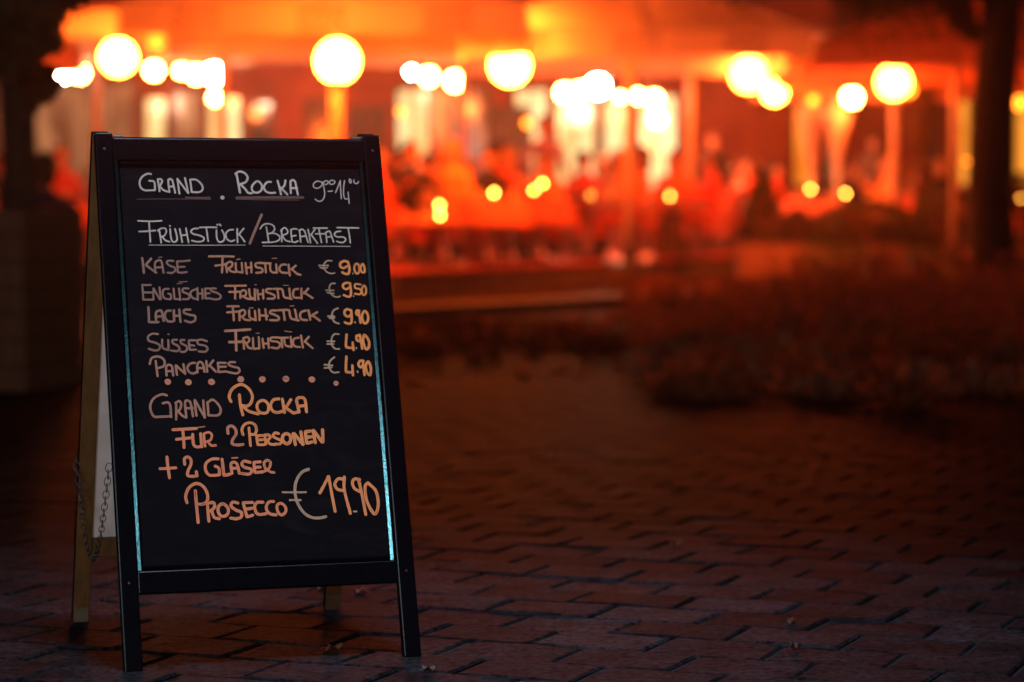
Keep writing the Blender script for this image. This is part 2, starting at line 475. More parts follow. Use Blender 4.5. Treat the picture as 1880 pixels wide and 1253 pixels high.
# handwriting: marker strokes drawn on the panel, widths and points in tenths of a millimetre (u, v)
WRITING=[
 ('word_grand','cream',"43:1118,10132 1046,10140 938,10081 875,9973 885,9857 961,9790 1065,9786 1178,9791;43:1178,9791 1172,9966 1069,9990;43:1248,10016 1270,9766;43:1248,10024 1313,10025 1334,9975 1288,9891 1263,9866;43:1272,9883 1355,9791 1466,9753;43:1462,10008 1473,9750;43:1462,10013 1515,10030 1545,9992;43:1546,10009 1590,9734;43:1472,9867 1570,9875;43:1655,10034 1677,9717;43:1655,10026 1860,9726;43:1860,9726 1810,10052;43:1915,10010 1931,9751;43:1915,10015 2032,10016 2125,9944 2168,9852 2139,9777 2064,9748 1931,9751"),
 ('chalk_dot','cream',"100:2558,9632 2571,9632"),
 ('underline','dim',"15:798,9596 1311,9602 2315,9598"),
 ('underline','dim',"37:1798,9634 2301,9630"),
 ('underline','dim',"60:2859,9631 4264,9638;17:2840,9597 4176,9582"),
 ('word_rocka','cream',"50:2890,10140 2937,9737;50:2865,10140 2951,10194 3056,10166 3119,10074 3076,9972 2957,9922;50:2957,9922 3049,9821 3109,9737 3191,9729;47:3302,9982 3205,9889 3198,9788 3277,9737 3379,9780 3410,9881 3367,9965 3302,9982;47:3607,9974 3524,9966 3451,9873 3478,9780 3566,9738 3682,9742;47:3749,10000 3803,9705;47:3916,10009 3883,9891 3795,9823;47:3797,9857 3936,9705;47:4022,9984 4012,9730;47:4023,9993 4083,10018 4129,9968;47:4122,9985 4160,9697;47:4020,9840 4154,9844"),
 ('opening_hours','cream',"25:4673,9978 4590,9995 4511,9935 4513,9859 4596,9842 4675,9893 4697,9970;25:4698,9978 4728,9825 4725,9673 4659,9571 4575,9562 4520,9605;25:4775,10004 4722,9961 4752,9919 4813,9941 4824,9987 4775,10004;25:4902,10016 4857,9979 4870,9928 4938,9936 4972,9988 4902,10016;25:4808,9771 4901,9780;25:4965,9741 5086,9997;25:5086,10005 5082,9614;25:5179,10005 5152,9878 5136,9707 5157,9614 5216,9614;25:5236,9759 5239,9512;25:5291,10040 5282,9980 5310,9955 5322,10006 5291,10040;25:5383,10023 5379,9972 5419,9943 5462,9955 5478,9989"),
 ('word_fruehstueck','cream',"37:788,9140 1027,9128 1276,9139;37:1014,9128 1017,8691;37:798,8914 1135,8934;37:1209,8954 1237,8674;37:1183,8934 1258,8979 1338,8979 1359,8912 1314,8830 1239,8797;37:1264,8814 1324,8731 1410,8698;37:1439,8970 1447,8772 1490,8692 1565,8730 1564,8854 1539,8970;37:1438,9036 1441,9026;37:1636,8970 1671,8688;37:1766,8986 1803,8680;37:1659,8829 1773,8840;37:2016,8977 1918,8969 1866,8911 1911,8861 2039,8828 2124,8778 2096,8712 1982,8695 1870,8721;37:2049,8999 2406,8998;37:2187,8998 2209,8703;37:2395,8943 2391,8768 2443,8685 2535,8726 2550,8834 2508,8943;37:2418,9059 2426,9048;37:2467,9063 2490,9034;37:2745,8950 2646,8934 2584,8859 2602,8751 2680,8701 2755,8726;37:2828,8967 2817,8675;37:2968,8975 2852,8842;37:2854,8858 2965,8692"),
 ('underline','cream',"15:981,8629 2968,8620;15:3338,8598 5196,8582"),
 ('slash','brown',"57:3360,9267 3069,8653"),
 ('word_breakfast','cream',"33:3306,8966 3378,9049 3486,9074 3591,9032 3609,8948 3547,8882 3480,8857;33:3441,9007 3468,8690;33:3480,8865 3612,8865 3706,8797 3684,8722 3566,8681 3335,8673;33:3758,8948 3745,8688;33:3740,8923 3819,8990 3874,8948 3877,8872 3757,8822;33:3766,8822 3825,8722 3921,8688;33:3956,8939 3963,8688;33:3956,8948 4032,8967 4090,8956;33:3963,8805 4055,8821;33:3963,8688 4028,8676 4088,8704;33:4138,8939 4144,8679;33:4129,8930 4197,8955 4244,8913;33:4245,8922 4301,8670;33:4153,8796 4269,8804;33:4321,8947 4350,8661;33:4463,8946 4371,8829;33:4372,8846 4499,8652;33:4432,8980 4732,8979;33:4549,8980 4584,8668;33:4473,8854 4656,8853;33:4691,8878 4700,8668;33:4683,8878 4760,8912 4791,8878 4843,8676;33:4709,8786 4818,8794;33:5011,8908 4918,8895 4872,8836 4935,8785 5052,8785 5107,8734 5060,8675 4984,8667 4911,8692;33:4942,8987 5403,8978;33:5176,8978 5201,8658"),
 ('word_kaese','brown',"54:833,8360 848,8047;54:1015,8346 896,8213;54:896,8213 1101,8051;46:1082,8051 1087,8252 1155,8305 1219,8284 1250,8043;46:1114,8158 1232,8164;46:1468,8296 1357,8297 1328,8250 1390,8190 1479,8155 1488,8088 1420,8042 1329,8050;46:1539,8276 1539,8061;46:1539,8282 1802,8301;46:1545,8166 1689,8170;46:1538,8055 1629,8045 1728,8060;19:1159,8369 1238,8374"),
 ('word_fruehstueck','rust',"49:2202,8386 2718,8379;49:2485,8364 2451,8041;49:2321,8186 2561,8215;49:2535,8222 2557,8047;49:2535,8215 2631,8269 2681,8228 2650,8161 2582,8127;49:2582,8127 2644,8066 2735,8045;49:2748,8241 2751,8079 2841,8045 2883,8065;49:2874,8240 2874,8031;49:2954,8240 2965,8010;49:3068,8246 3060,8036;49:2961,8138 3061,8144;19:2773,8311 2847,8324;49:3294,8244 3173,8231 3168,8157 3286,8122 3287,8048 3159,8029;49:3267,8238 3480,8229;49:3366,8217 3366,8034;49:3465,8209 3464,8087 3507,8039 3600,8032;49:3593,8208 3594,8032;49:3800,8200 3706,8194 3653,8113 3695,8038 3828,8023;49:3854,8200 3864,7969;49:4007,8178 3900,8098;49:3914,8104 4015,8008 4093,7981;19:3514,8334 3615,8337"),
 ('price','tan',"33:4778,8275 4683,8276 4611,8215 4591,8133 4651,8038 4744,8003 4819,8016;33:4493,8178 4696,8176;33:4516,8134 4589,8113 4672,8133;33:5200,8006 5205,7992"),
 ('price','orange',"57:5110,8253 5036,8267 4958,8226 4946,8158 5011,8117 5095,8157;57:5116,8253 5140,8116 5111,8000 5042,7994 4977,8028;49:5276,8197 5241,8101 5275,8005 5330,8019 5351,8114 5331,8197 5276,8197;49:5427,8203 5379,8114 5399,8025 5454,8031 5462,8127 5427,8203"),
 ('word_englisches','brown',"46:800,7787 803,7495;46:794,7794 976,7792;46:811,7641 979,7637;46:802,7489 1009,7486;46:1023,7719 1011,7506;46:1030,7719 1139,7491;46:1148,7744 1159,7491;46:1335,7709 1243,7703 1206,7624 1232,7517 1347,7489;46:1315,7609 1367,7595 1368,7502;46:1433,7715 1439,7501;46:1439,7495 1556,7487;46:1543,7714 1555,7474;46:1739,7712 1635,7713 1618,7646 1707,7605 1756,7551 1713,7492 1608,7493;46:1896,7697 1801,7658 1771,7591 1818,7511 1896,7490;46:1923,7723 1914,7470;46:2020,7696 2014,7495;46:1916,7603 2021,7602;46:2079,7695 2074,7508;46:2080,7709 2172,7708;46:2080,7601 2166,7607;46:2073,7501 2159,7500;46:2304,7706 2211,7707 2208,7654 2324,7612 2392,7551 2355,7485 2249,7479 2172,7500;19:1510,7810 1622,7827;19:1552,7854 1722,7859"),
 ('word_fruehstueck','rust',"49:2498,7758 2929,7761;49:2701,7729 2685,7488;49:2569,7630 2788,7634;49:2807,7634 2792,7500;49:2793,7621 2869,7667 2927,7633 2901,7553 2821,7540;49:2847,7540 2950,7485 3055,7477;49:2990,7686 3006,7525 3082,7484;49:3109,7685 3100,7456;49:3162,7671 3174,7469;49:3281,7670 3275,7481;49:3182,7577 3275,7576;49:3456,7688 3362,7683 3345,7629 3436,7588 3513,7546 3495,7486 3361,7480;49:3496,7688 3670,7686;49:3582,7674 3589,7485;49:3688,7666 3711,7517 3790,7489 3868,7468;49:3831,7692 3842,7475;49:4018,7683 3936,7664 3903,7583 3924,7501 4045,7493;49:4086,7689 4077,7473;49:4234,7688 4132,7580;49:4134,7607 4306,7484;16:3715,7763 3822,7759;16:3116,7779 3149,7779"),
 ('price','tan',"33:4809,7791 4727,7785 4681,7711 4687,7615 4735,7533 4828,7498 4897,7518;33:4602,7646 4771,7642;33:4625,7596 4766,7574;33:5176,7522 5182,7508"),
 ('price','orange',"54:5128,7788 5055,7802 4977,7762 4978,7694 5044,7666 5115,7706;54:5128,7781 5136,7624 5114,7516 5046,7510 4974,7544;46:5352,7766 5243,7773 5230,7692 5330,7663 5352,7595 5308,7555 5214,7569;46:5418,7745 5370,7649 5388,7540 5445,7567 5461,7676 5418,7745"),
 ('word_lachs','brown',"54:897,7335 892,7031;54:892,7024 1086,7021;54:1036,7055 1045,7214 1113,7259 1163,7239 1190,7040;54:1053,7134 1170,7139;54:1346,7257 1254,7238 1223,7145 1268,7039 1371,7024;54:1412,7262 1404,7037;54:1523,7274 1533,7015;54:1417,7143 1521,7141;54:1751,7271 1633,7266 1617,7207 1718,7165 1834,7137 1828,7044 1735,7006 1626,7040"),
 ('word_fruehstueck','rust',"49:2510,7329 2754,7326;49:2626,7301 2629,7033;49:2501,7202 2786,7219;49:2753,7219 2747,7032;49:2747,7219 2841,7251 2877,7191 2833,7124 2766,7112;49:2792,7111 2867,7044 2972,7029;49:2960,7243 2963,7096 3065,7034;49:3078,7228 3084,7027;19:2970,7290 3049,7289;52:3166,7254 3164,7033;52:3299,7259 3311,7038;52:3171,7133 3343,7118;52:3531,7230 3424,7231 3394,7177 3484,7143 3567,7088 3543,7028 3383,7030;52:3571,7236 3772,7240;52:3671,7235 3690,7026;52:3798,7233 3820,7071 3917,7029 3983,7015;52:3919,7245 3944,7029;52:4146,7222 4049,7189 4017,7109 4052,7034 4158,7019;52:4200,7228 4225,7025;52:4385,7185 4258,7106;52:4273,7119 4426,7002;19:3818,7320 3905,7323"),
 ('price','tan',"41:4830,7261 4739,7221 4691,7127 4698,7032 4746,6964 4825,6936;41:4601,7095 4736,7093;41:4632,7054 4740,7059;41:5167,6965 5172,6951"),
 ('price','orange',"57:5091,7217 5011,7238 4959,7178 4974,7110 5040,7082 5112,7135;57:5105,7217 5106,7054 5084,6946 5015,6933 4949,6961;57:5280,7201 5226,7202 5214,7134 5272,7093;57:5266,7188 5287,6943;57:5374,7186 5325,7078 5355,6942 5424,6955 5460,7063 5428,7172 5374,7186"),
 ('word_suesses','brown',"49:1058,6769 942,6777 855,6719 869,6633 995,6592 1082,6531 1051,6446 960,6434 853,6469;49:1135,6655 1138,6490 1245,6436;49:1258,6647 1251,6436;49:1439,6650 1348,6639 1357,6573 1445,6525 1480,6458 1425,6413 1303,6428;49:1595,6641 1516,6636 1525,6570 1613,6522 1635,6456 1580,6397 1502,6398;49:1679,6633 1686,6441;49:1679,6633 1829,6631;49:1705,6534 1783,6519;49:1686,6435 1817,6439;49:2049,6608 1934,6643 1854,6617 1875,6544 2004,6516 2052,6448 1996,6390 1866,6399;27:1258,6763 1284,6763"),
 ('word_fruehstueck','rust',"60:2437,6817 2959,6840;60:2652,6784 2640,6405;60:2506,6580 2823,6589;49:2802,6662 2800,6436;49:2801,6655 2882,6681 2925,6634 2888,6567 2821,6555;49:2847,6555 2894,6461 2958,6440;49:3000,6659 2998,6446 3051,6438;49:3051,6438 3117,6437;49:3120,6677 3117,6444;49:3197,6643 3210,6449;49:3317,6647 3316,6440;49:3217,6542 3323,6540;49:3557,6657 3384,6660 3373,6593 3498,6571 3554,6517 3501,6437 3370,6453;49:3556,6650 3730,6654;49:3595,6636 3595,6449;49:3650,6649 3666,6501 3796,6459;49:3785,6674 3797,6472;49:3957,6651 3862,6632 3829,6552 3864,6471 3969,6456;49:4007,6697 4029,6442;49:4172,6668 4071,6562;49:4072,6575 4235,6425;19:3673,6796 3819,6774;19:3073,6758 3139,6757"),
 ('price','tan',"38:4808,6712 4714,6713 4655,6647 4641,6552 4654,6458 4717,6403 4798,6402;38:4548,6565 4703,6562;38:4543,6507 4685,6505;38:5152,6423 5153,6402"),
 ('price','orange',"60:4970,6702 4938,6467 4976,6426 5083,6417;60:5086,6532 5093,6370;60:5239,6678 5177,6665 5178,6584 5230,6556;60:5247,6691 5278,6394;60:5349,6690 5311,6555 5353,6392 5416,6418 5433,6553 5349,6690"),
 ('word_pancakes','brown2',"52:854,6154 899,6271 1005,6308 1106,6280 1160,6200 1135,6109 1029,6071;52:980,6217 1000,5901;52:1181,5911 1185,6082 1239,6133 1302,6092 1316,5908;52:1193,6003 1309,6000;52:1381,6117 1395,5920;52:1387,6117 1564,5936;52:1538,6141 1564,5936;52:1773,6163 1681,6151 1618,6073 1645,5980 1721,5946 1800,5971;52:1813,5964 1824,6135 1892,6180 1940,6120 1957,5974;52:1832,6056 1936,6054;52:2010,6198 2015,5973;52:2154,6208 2055,6091;52:2069,6104 2191,5970;52:2242,6154 2244,5969;52:2242,6154 2406,6151;52:2250,6068 2401,6071;52:2243,5962 2414,5972;52:2597,6160 2492,6162 2462,6110 2551,6068 2655,6040 2677,5973 2608,5928 2439,5958"),
 ('price','tan',"38:4677,6229 4592,6163 4544,6070 4564,5976 4626,5908 4748,5912;38:4451,6075 4624,6056;38:4445,6005 4607,6016;38:5140,5925 5145,5898"),
 ('price','orange',"60:4928,6238 4898,5943 4936,5909 5043,5900;60:5041,6048 5039,5839;60:5285,6137 5211,6139 5171,6059 5214,6004 5272,6057;60:5272,6144 5282,5841;60:5386,6122 5324,6029 5341,5894 5404,5839 5429,5986 5386,6122"),
 ('chalk_dot','rust2',"161:1193,5786 1205,5782"),
 ('chalk_dot','rust2',"161:1608,5764 1624,5764"),
 ('chalk_dot','rust2',"161:2079,5764 2099,5760"),
 ('chalk_dot','rust2',"161:2681,5801 2702,5803"),
 ('chalk_dot','rust2',"161:3130,5798 3148,5798"),
 ('chalk_dot','rust2',"161:3619,5795 3638,5792"),
 ('chalk_dot','rust2',"161:4157,5771 4176,5770"),
 ('chalk_dot','rust2',"129:4663,5680 4676,5679"),
 ('word_grand','brown2',"54:1164,5506 1068,5528 924,5473 840,5370 814,5241 875,5083 1015,5073 1196,5075 1227,5061;54:1221,5074 1221,5283 1174,5362 1070,5345;54:1340,5332 1320,5007;54:1328,5346 1408,5383 1442,5317 1410,5213 1356,5175;54:1369,5175 1454,5081 1529,5040;54:1530,5066 1522,5354 1589,5385 1637,5325 1666,5063;54:1541,5236 1670,5233;54:1719,5396 1738,5074;54:1732,5389 1904,5031;54:1894,5385 1905,5044;54:1976,5344 1978,5081;54:1989,5343 2083,5394 2182,5313 2239,5180 2180,5076 1984,5075"),
 ('word_rocka','orange2',"68:2461,5345 2428,5451 2504,5608 2681,5697 2833,5614 2907,5454 2865,5310 2782,5246 2691,5261;68:2640,5486 2651,5249 2684,5064;68:2702,5234 2814,5139 3007,5075;68:3092,5357 2994,5280 2999,5161 3074,5094 3180,5104 3226,5195 3194,5315 3092,5357;68:3450,5382 3343,5364 3270,5260 3301,5141 3390,5099 3511,5122;68:3523,5380 3549,5095;68:3701,5363 3612,5239 3556,5201;68:3607,5173 3733,5077;68:3854,5101 3819,5353 3916,5398 3992,5349 4007,5097;68:3850,5220 3997,5230;68:3734,5084 3854,5098"),
 ('word_fuer','coral',"68:1243,4800 1722,4814;68:1442,4782 1446,4431;68:1302,4604 1606,4628;68:1637,4698 1643,4490 1711,4436 1789,4447;68:1799,4707 1808,4433;57:1863,4692 1873,4444;57:1870,4705 1962,4729 2024,4675 1991,4571 1898,4535;57:1937,4534 1997,4460 2094,4458;22:1749,4836 1892,4848"),
 ('numeral_two','rust2',"68:2357,4692 2358,4810 2439,4847 2512,4779 2518,4674 2446,4572 2427,4481 2530,4452 2648,4461"),
 ('word_personen','orange2',"63:2663,4657 2644,4763 2704,4866 2811,4903 2913,4861 2945,4755 2900,4664 2808,4666;63:2791,4798 2799,4431;63:2937,4637 2950,4446;63:2937,4630 3068,4633;63:2950,4545 3062,4548;63:2950,4446 3081,4442;63:3107,4632 3114,4448;63:3108,4645 3187,4643 3216,4590 3153,4526;63:3152,4513 3213,4452 3318,4442;63:3399,4664 3321,4679 3277,4614 3353,4560 3442,4518 3411,4453 3305,4449;76:3558,4659 3475,4609 3480,4503 3556,4449 3626,4499 3633,4604 3558,4659;76:3696,4655 3726,4424;76:3716,4655 3885,4426;76:3858,4691 3879,4439;76:3951,4688 3960,4450;76:3951,4688 4064,4698;76:3962,4569 4069,4579;76:3960,4450 4074,4473;76:4118,4710 4140,4458;76:4125,4710 4286,4461;76:4312,4718 4300,4467"),
 ('plus_sign','coral',"68:1089,4252 1115,3825;68:935,4017 1255,4027"),
 ('numeral_two','coral',"68:1439,4086 1439,4202 1506,4239 1567,4185 1561,4082 1502,3967 1483,3864 1572,3842 1675,3852;68:1675,3852 1661,3936"),
 ('word_glaeser','coral',"68:2123,4182 1993,4179 1871,4098 1850,3969 1908,3864 2011,3847 2128,3857;68:2128,3857 2123,3987 2049,4034;68:2200,4173 2217,3841;68:2217,3841 2349,3863;68:2382,3874 2375,4070 2455,4100 2504,4040 2531,3870;68:2395,3978 2526,3981;68:2768,4090 2652,4120 2596,4063 2644,3996 2772,3953 2780,3888 2712,3851 2583,3868;68:2846,4081 2852,3886;68:2846,4088 2978,4097;68:2852,3983 2970,3986;68:2858,3879 3016,3893;35:2403,4190 2520,4193;60:3071,3950 3053,4068 3122,4125 3185,4077 3165,3986 3122,3935;60:3109,3935 3171,3881 3249,3866;60:2987,3874 3108,3916"),
 ('word_prosecco','coral',"71:1436,3312 1418,3441 1479,3594 1587,3680 1691,3690 1802,3608 1862,3451 1835,3323 1755,3275 1678,3277;71:1618,3550 1624,3241 1635,2906;71:1846,3297 1854,2924;71:1898,3295 1975,3293 1982,3202 1900,3128;71:1925,3114 1969,2996 2070,2967;71:2154,3267 2059,3199 2064,3070 2150,3009 2244,3064 2252,3179 2154,3267;71:2465,3269 2363,3292 2319,3216 2404,3135 2517,3079 2511,2989 2418,2954 2296,2971;71:2569,3271 2628,2985;71:2569,3271 2764,3271;71:2599,3141 2743,3155;71:2628,2985 2747,3013;71:2973,3270 2855,3268 2798,3186 2828,3055 2904,3020 3022,3035;68:3194,3275 3102,3271 3037,3183 3050,3079 3124,3018 3227,3001;68:3336,3237 3260,3188 3271,3058 3345,2997 3429,3065 3423,3169 3336,3237"),
 ('euro_sign','tan',"68:3965,3915 3828,3860 3712,3720 3653,3539 3658,3330 3723,3145 3831,2998 3971,2921 4128,2909 4249,2931;44:3391,3459 3877,3443;44:3530,3293 3753,3285;44:4840,3013 4893,3011"),
 ('price','orange2',"71:4160,3417 4364,3751;71:4370,3751 4404,3409 4449,3028;71:4665,3689 4559,3692 4485,3590 4530,3483 4634,3453;71:4695,3727 4674,3452 4764,2977;71:5011,3664 4905,3681 4853,3604 4890,3484 5005,3414;71:4986,3678 5030,3387 5082,2939;71:5180,3593 5114,3516 5124,3226 5263,2945 5357,3113 5339,3403 5192,3579"),
]

CH = {'cream': ((.60, .52, .41), .85), 'dim': ((.16, .085, .07), .7), 'brown': ((.34, .185, .125), .7), 'brown2': ((.46, .22, .135), .8), 'rust': ((.55, .24, .12), .8), 'rust2': ((.62, .24, .13), .85),
      'tan': ((.48, .32, .19), .75), 'orange': ((.88, .31, .085), .95), 'orange2': ((.88, .31, .105), .95), 'coral': ((.82, .27, .12), .92)}
def chalk_mat(name, col, dens):
    m = bpy.data.materials.new('marker_' + name)
    m.use_nodes = True
    n = m.node_tree.nodes; l = m.node_tree.links
    b = n['Principled BSDF']; b.inputs['Roughness'].default_value = .8; b.inputs['Specular IOR Level'].default_value = .2
    uv = n.new('ShaderNodeUVMap')
    sp = n.new('ShaderNodeSeparateXYZ'); l.new(uv.outputs[0], sp.inputs[0])
    ed = n.new('ShaderNodeMath'); ed.operation = 'SUBTRACT'; ed.inputs[1].default_value = .5; l.new(sp.outputs[0], ed.inputs[0])
    ab = n.new('ShaderNodeMath'); ab.operation = 'ABSOLUTE'; l.new(ed.outputs[0], ab.inputs[0])
    e2 = n.new('ShaderNodeMapRange'); e2.inputs['From Min'].default_value = .0; e2.inputs['From Max'].default_value = .42
    e2.inputs['To Min'].default_value = .0; e2.inputs['To Max'].default_value = .45; l.new(ab.outputs[0], e2.inputs[0])
    mp = n.new('ShaderNodeMapping'); mp.inputs['Scale'].default_value = (5, 45, 1); l.new(uv.outputs[0], mp.inputs[0])
    nz = n.new('ShaderNodeTexNoise'); nz.inputs['Scale'].default_value = 1.0; nz.inputs['Detail'].default_value = 6; nz.inputs['Roughness'].default_value = .7
    l.new(mp.outputs[0], nz.inputs['Vector'])
    tc = n.new('ShaderNodeTexCoord'); n2 = n.new('ShaderNodeTexNoise'); n2.inputs['Scale'].default_value = 35; n2.inputs['Detail'].default_value = 3
    l.new(tc.outputs['Object'], n2.inputs['Vector'])
    ad = n.new('ShaderNodeMath'); ad.operation = 'ADD'; l.new(e2.outputs[0], ad.inputs[0]); l.new(nz.outputs['Fac'], ad.inputs[1])
    ad2 = n.new('ShaderNodeMath'); ad2.operation = 'ADD'; l.new(ad.outputs[0], ad2.inputs[0]); l.new(n2.outputs['Fac'], ad2.inputs[1])
    r = n.new('ShaderNodeValToRGB')
    e = r.color_ramp.elements
    e[0].position = .12; e[0].color = (*[c * (1 - dens) * 1.6 + .01 for c in col], 1)
    e[1].position = .80; e[1].color = (*col, 1)
    x = e.new(.38); x.color = (*[c * .72 for c in col], 1)
    sc_ = n.new('ShaderNodeMapRange'); sc_.inputs['From Min'].default_value = .70; sc_.inputs['From Max'].default_value = 1.42; l.new(ad2.outputs[0], sc_.inputs[0]); l.new(sc_.outputs[0], r.inputs[0]); l.new(r.outputs[0], b.inputs['Base Color'])
    return m
CM = {k: chalk_mat(k, *v) for k, v in CH.items()}
srng = random.Random(5)
def stroke_points(pts):
    P = [Vector(p) for p in pts]
    if len(P) == 2:
        n = max(2, int((P[1] - P[0]).length / 60)); bow = (P[1] - P[0]).orthogonal().normalized() * srng.uniform(-4, 4)
        return [P[0].lerp(P[1], i / n) + bow * math.sin(PI * i / n) for i in range(n + 1)]
    out = []
    Q = [P[0] * 2 - P[1]] + P + [P[-1] * 2 - P[-2]]
    if (P[0] - P[-1]).length < 2: Q[0] = P[-2]; Q[-1] = P[1]
    for i in range(1, len(Q) - 2):
        p0, p1, p2, p3 = Q[i - 1:i + 3]
        for k in range(5):
            t = k / 5
            out.append(.5 * ((2 * p1) + (p2 - p0) * t + (2 * p0 - 5 * p1 + 4 * p2 - p3) * t * t + (3 * p1 - p0 - 3 * p2 + p3) * t ** 3))
    out.append(P[-1])
    return out
def ribbon(M, pts, w, h0, V, Fc, UV):
    P = stroke_points(pts)
    # rounded ends
    d0 = (P[0] - P[1]); d1 = (P[-1] - P[-2])
    d0 = d0.normalized() if d0.length > 1e-6 else Vector((1, 0)); d1 = d1.normalized() if d1.length > 1e-6 else Vector((1, 0))
    seq = [(P[0] + d0 * w * .46, .22), (P[0] + d0 * w * .33, .68)] + [(p, 1) for p in P] + [(P[-1] + d1 * w * .33, .68), (P[-1] + d1 * w * .46, .22)]
    b = len(V); s = srng.uniform(0, 50); n = len(seq)
    run = 0
    for i, (p, k) in enumerate(seq):
        a = seq[max(0, i - 1)][0]; c = seq[min(n - 1, i + 1)][0]
        t = (c - a); t = t.normalized() if t.length > 1e-6 else Vector((1, 0))
        nn = Vector((-t.y, t.x)) * (w / 2) * k * (1 + .10 * noise.noise(Vector((p.x * .02, p.y * .02, s))) )
        if i: run += (p - seq[i - 1][0]).length
        for q, hh, uu in ((p - nn, .00012, 0), (p - nn * .7, .00014, .15), (p, .00015, .5), (p + nn * .7, .00014, .85), (p + nn, .00012, 1)):
            V.append(M @ Vector((q.x * 1e-4, h0 + hh, q.y * 1e-4))); UV.append((uu, run * 1e-4 * 2 + s))
    for i in range(n - 1):
        for k in range(4):
            a = b + i * 5 + k
            Fc.append((a, a + 1, a + 6, a + 5))
pi_ = 0
for nm, cn, data in WRITING:
    V, Fc, UV = [], [], []
    for st in data.split(';'):
        wd, ps = st.split(':')
        pts = [tuple(map(float, q.split(','))) for q in ps.split()]
        ribbon(FM, pts, float(wd) * (.86 if nm != 'chalk_dot' else .8), -.0078 + (pi_ % 23) * .00004, V, Fc, UV); pi_ += 1
    me = bpy.data.meshes.new(nm); me.from_pydata(V, [], Fc); me.materials.append(CM[cn])
    ul = me.uv_layers.new(name='UVMap')
    for lp in me.loops: ul.data[lp.index].uv = UV[lp.vertex_index]
    o = mesh_obj(nm, me, panel)
# fallen leaves near the board
M_leaf = mat('fallen_leaf_orange', (.30, .09, .04), .7, noise_amt=.5, nscale=60)
M_leaf2 = mat('fallen_leaf_tan', (.10, .06, .035), .7, noise_amt=.5, nscale=60)
def leaf_mesh(s, lobes, rng):
    m = MB(); pts = []
    n = 22
    for k in range(n):
        t = 2 * PI * k / n
        r = s * (.55 + .45 * abs(math.cos(t * lobes / 2))) * (1.15 if abs(t) < .4 or t > 5.9 else 1)
        pts.append((r * math.cos(t), r * math.sin(t) * .8, .004 + .006 * math.sin(t * 3 + 1) + rng.uniform(0, .003)))
    m.add([(0, 0, .006)] + pts + [(0, 0, .0045)] + [(x, y, z - .0012) for x, y, z in pts],
          [(0, 1 + k, 1 + (k + 1) % n) for k in range(n)] + [(n + 1, n + 2 + (k + 1) % n, n + 2 + k) for k in range(n)])
    m.tube([(-s * .5, 0, .006), (-s * 1.5, s * .2, .003)], .0009, 4)
    return m
lr = random.Random(11)
LV = [(610, 1198, .016, 0, 'small orange maple leaf lying on a paver between the board\'s front legs'),
      (1456, 1149, .013, 1, 'tan leaf lying far right of the board on dark pavers'),
      (1243, 1003, .017, 0, 'small reddish leaf on the pavers well right of the board'),
      (1460, 1195, .010, 1, 'curled pale scrap of leaf near the bottom right of the pavement'),
      (660, 1092, .013, 0, 'orange leaf lying behind the board beside its rear right foot'),
      (588, 1086, .012, 0, 'orange leaf lying behind the board just left of its rear right foot'),
      (785, 1239, .012, 1, 'brown leaf on the nearest pavers just right of the board\'s front foot')]
for px, py, s, k, lb in LV:
    d = CAM_H * F / (py - 386.5)
    o = leaf_mesh(s * 1.1, lr.choice((5, 6, 3)), lr).build('fallen_leaf', M_leaf2 if k else M_leaf, None, (gx(px, d), d, .001), (0, 0, lr.uniform(0, 6)))
    tag(o, lb, 'leaf', 'fallen leaves on the paving')

# ------------------------------------------------------------------ cafe building
M_wall = mat('dark_red_render', (.22, .055, .035), .8, noise_amt=.45, nscale=1.1, bump=.4, bscale=6)
M_brick = mat('brick_red', (.20, .06, .04), .85, noise_amt=.5, nscale=3)
M_frame = mat('dark_window_frame', (.035, .02, .016), .5)
M_trim = mat('pale_trim', (.42, .30, .22), .7, noise_amt=.3, nscale=4)
def pane_mat(name, c1, c2, st, sc=1.3):
    m = bpy.data.materials.new(name)
    m.use_nodes = True
    n = m.node_tree.nodes; l = m.node_tree.links
    b = n['Principled BSDF']; b.inputs['Roughness'].default_value = .1; b.inputs['Base Color'].default_value = (.02, .02, .02, 1)
    tc = n.new('ShaderNodeTexCoord'); mp = n.new('ShaderNodeMapping'); mp.inputs['Scale'].default_value = (2.2, 1, .8)
    nz = n.new('ShaderNodeTexNoise'); nz.inputs['Scale'].default_value = sc; nz.inputs['Detail'].default_value = 3
    r = n.new('ShaderNodeValToRGB'); r.color_ramp.elements[0].position = .38; r.color_ramp.elements[1].position = .62
    r.color_ramp.elements[0].color = (*c1, 1); r.color_ramp.elements[1].color = (*c2, 1)
    l.new(tc.outputs['Object'], mp.inputs[0]); l.new(mp.outputs[0], nz.inputs['Vector']); l.new(nz.outputs['Fac'], r.inputs[0])
    l.new(r.outputs[0], b.inputs['Emission Color']); b.inputs['Emission Strength'].default_value = st
    return m
PN = {'cream': pane_mat('lit_pane_cream', (.75, .42, .12), (1.0, .80, .36), 1.35),
      'bright': pane_mat('lit_pane_bright', (1.0, .70, .25), (1.0, .90, .45), 1.7),
      'brown': pane_mat('lit_pane_brown', (.14, .035, .012), (.50, .20, .08), .9),
      'amber': pane_mat('lit_pane_amber', (.75, .16, .01), (1.0, .33, .03), 1.2),
      'dim': pane_mat('lit_pane_dim', (.05, .012, .006), (.13, .03, .014), .8)}
YF = 42.0
bld = empty('cafe_building', (0, YF, 0))
tag(bld, 'long dark red café building with lit shop windows, behind the parasols', 'building')
def PX(px): return px * 1.0
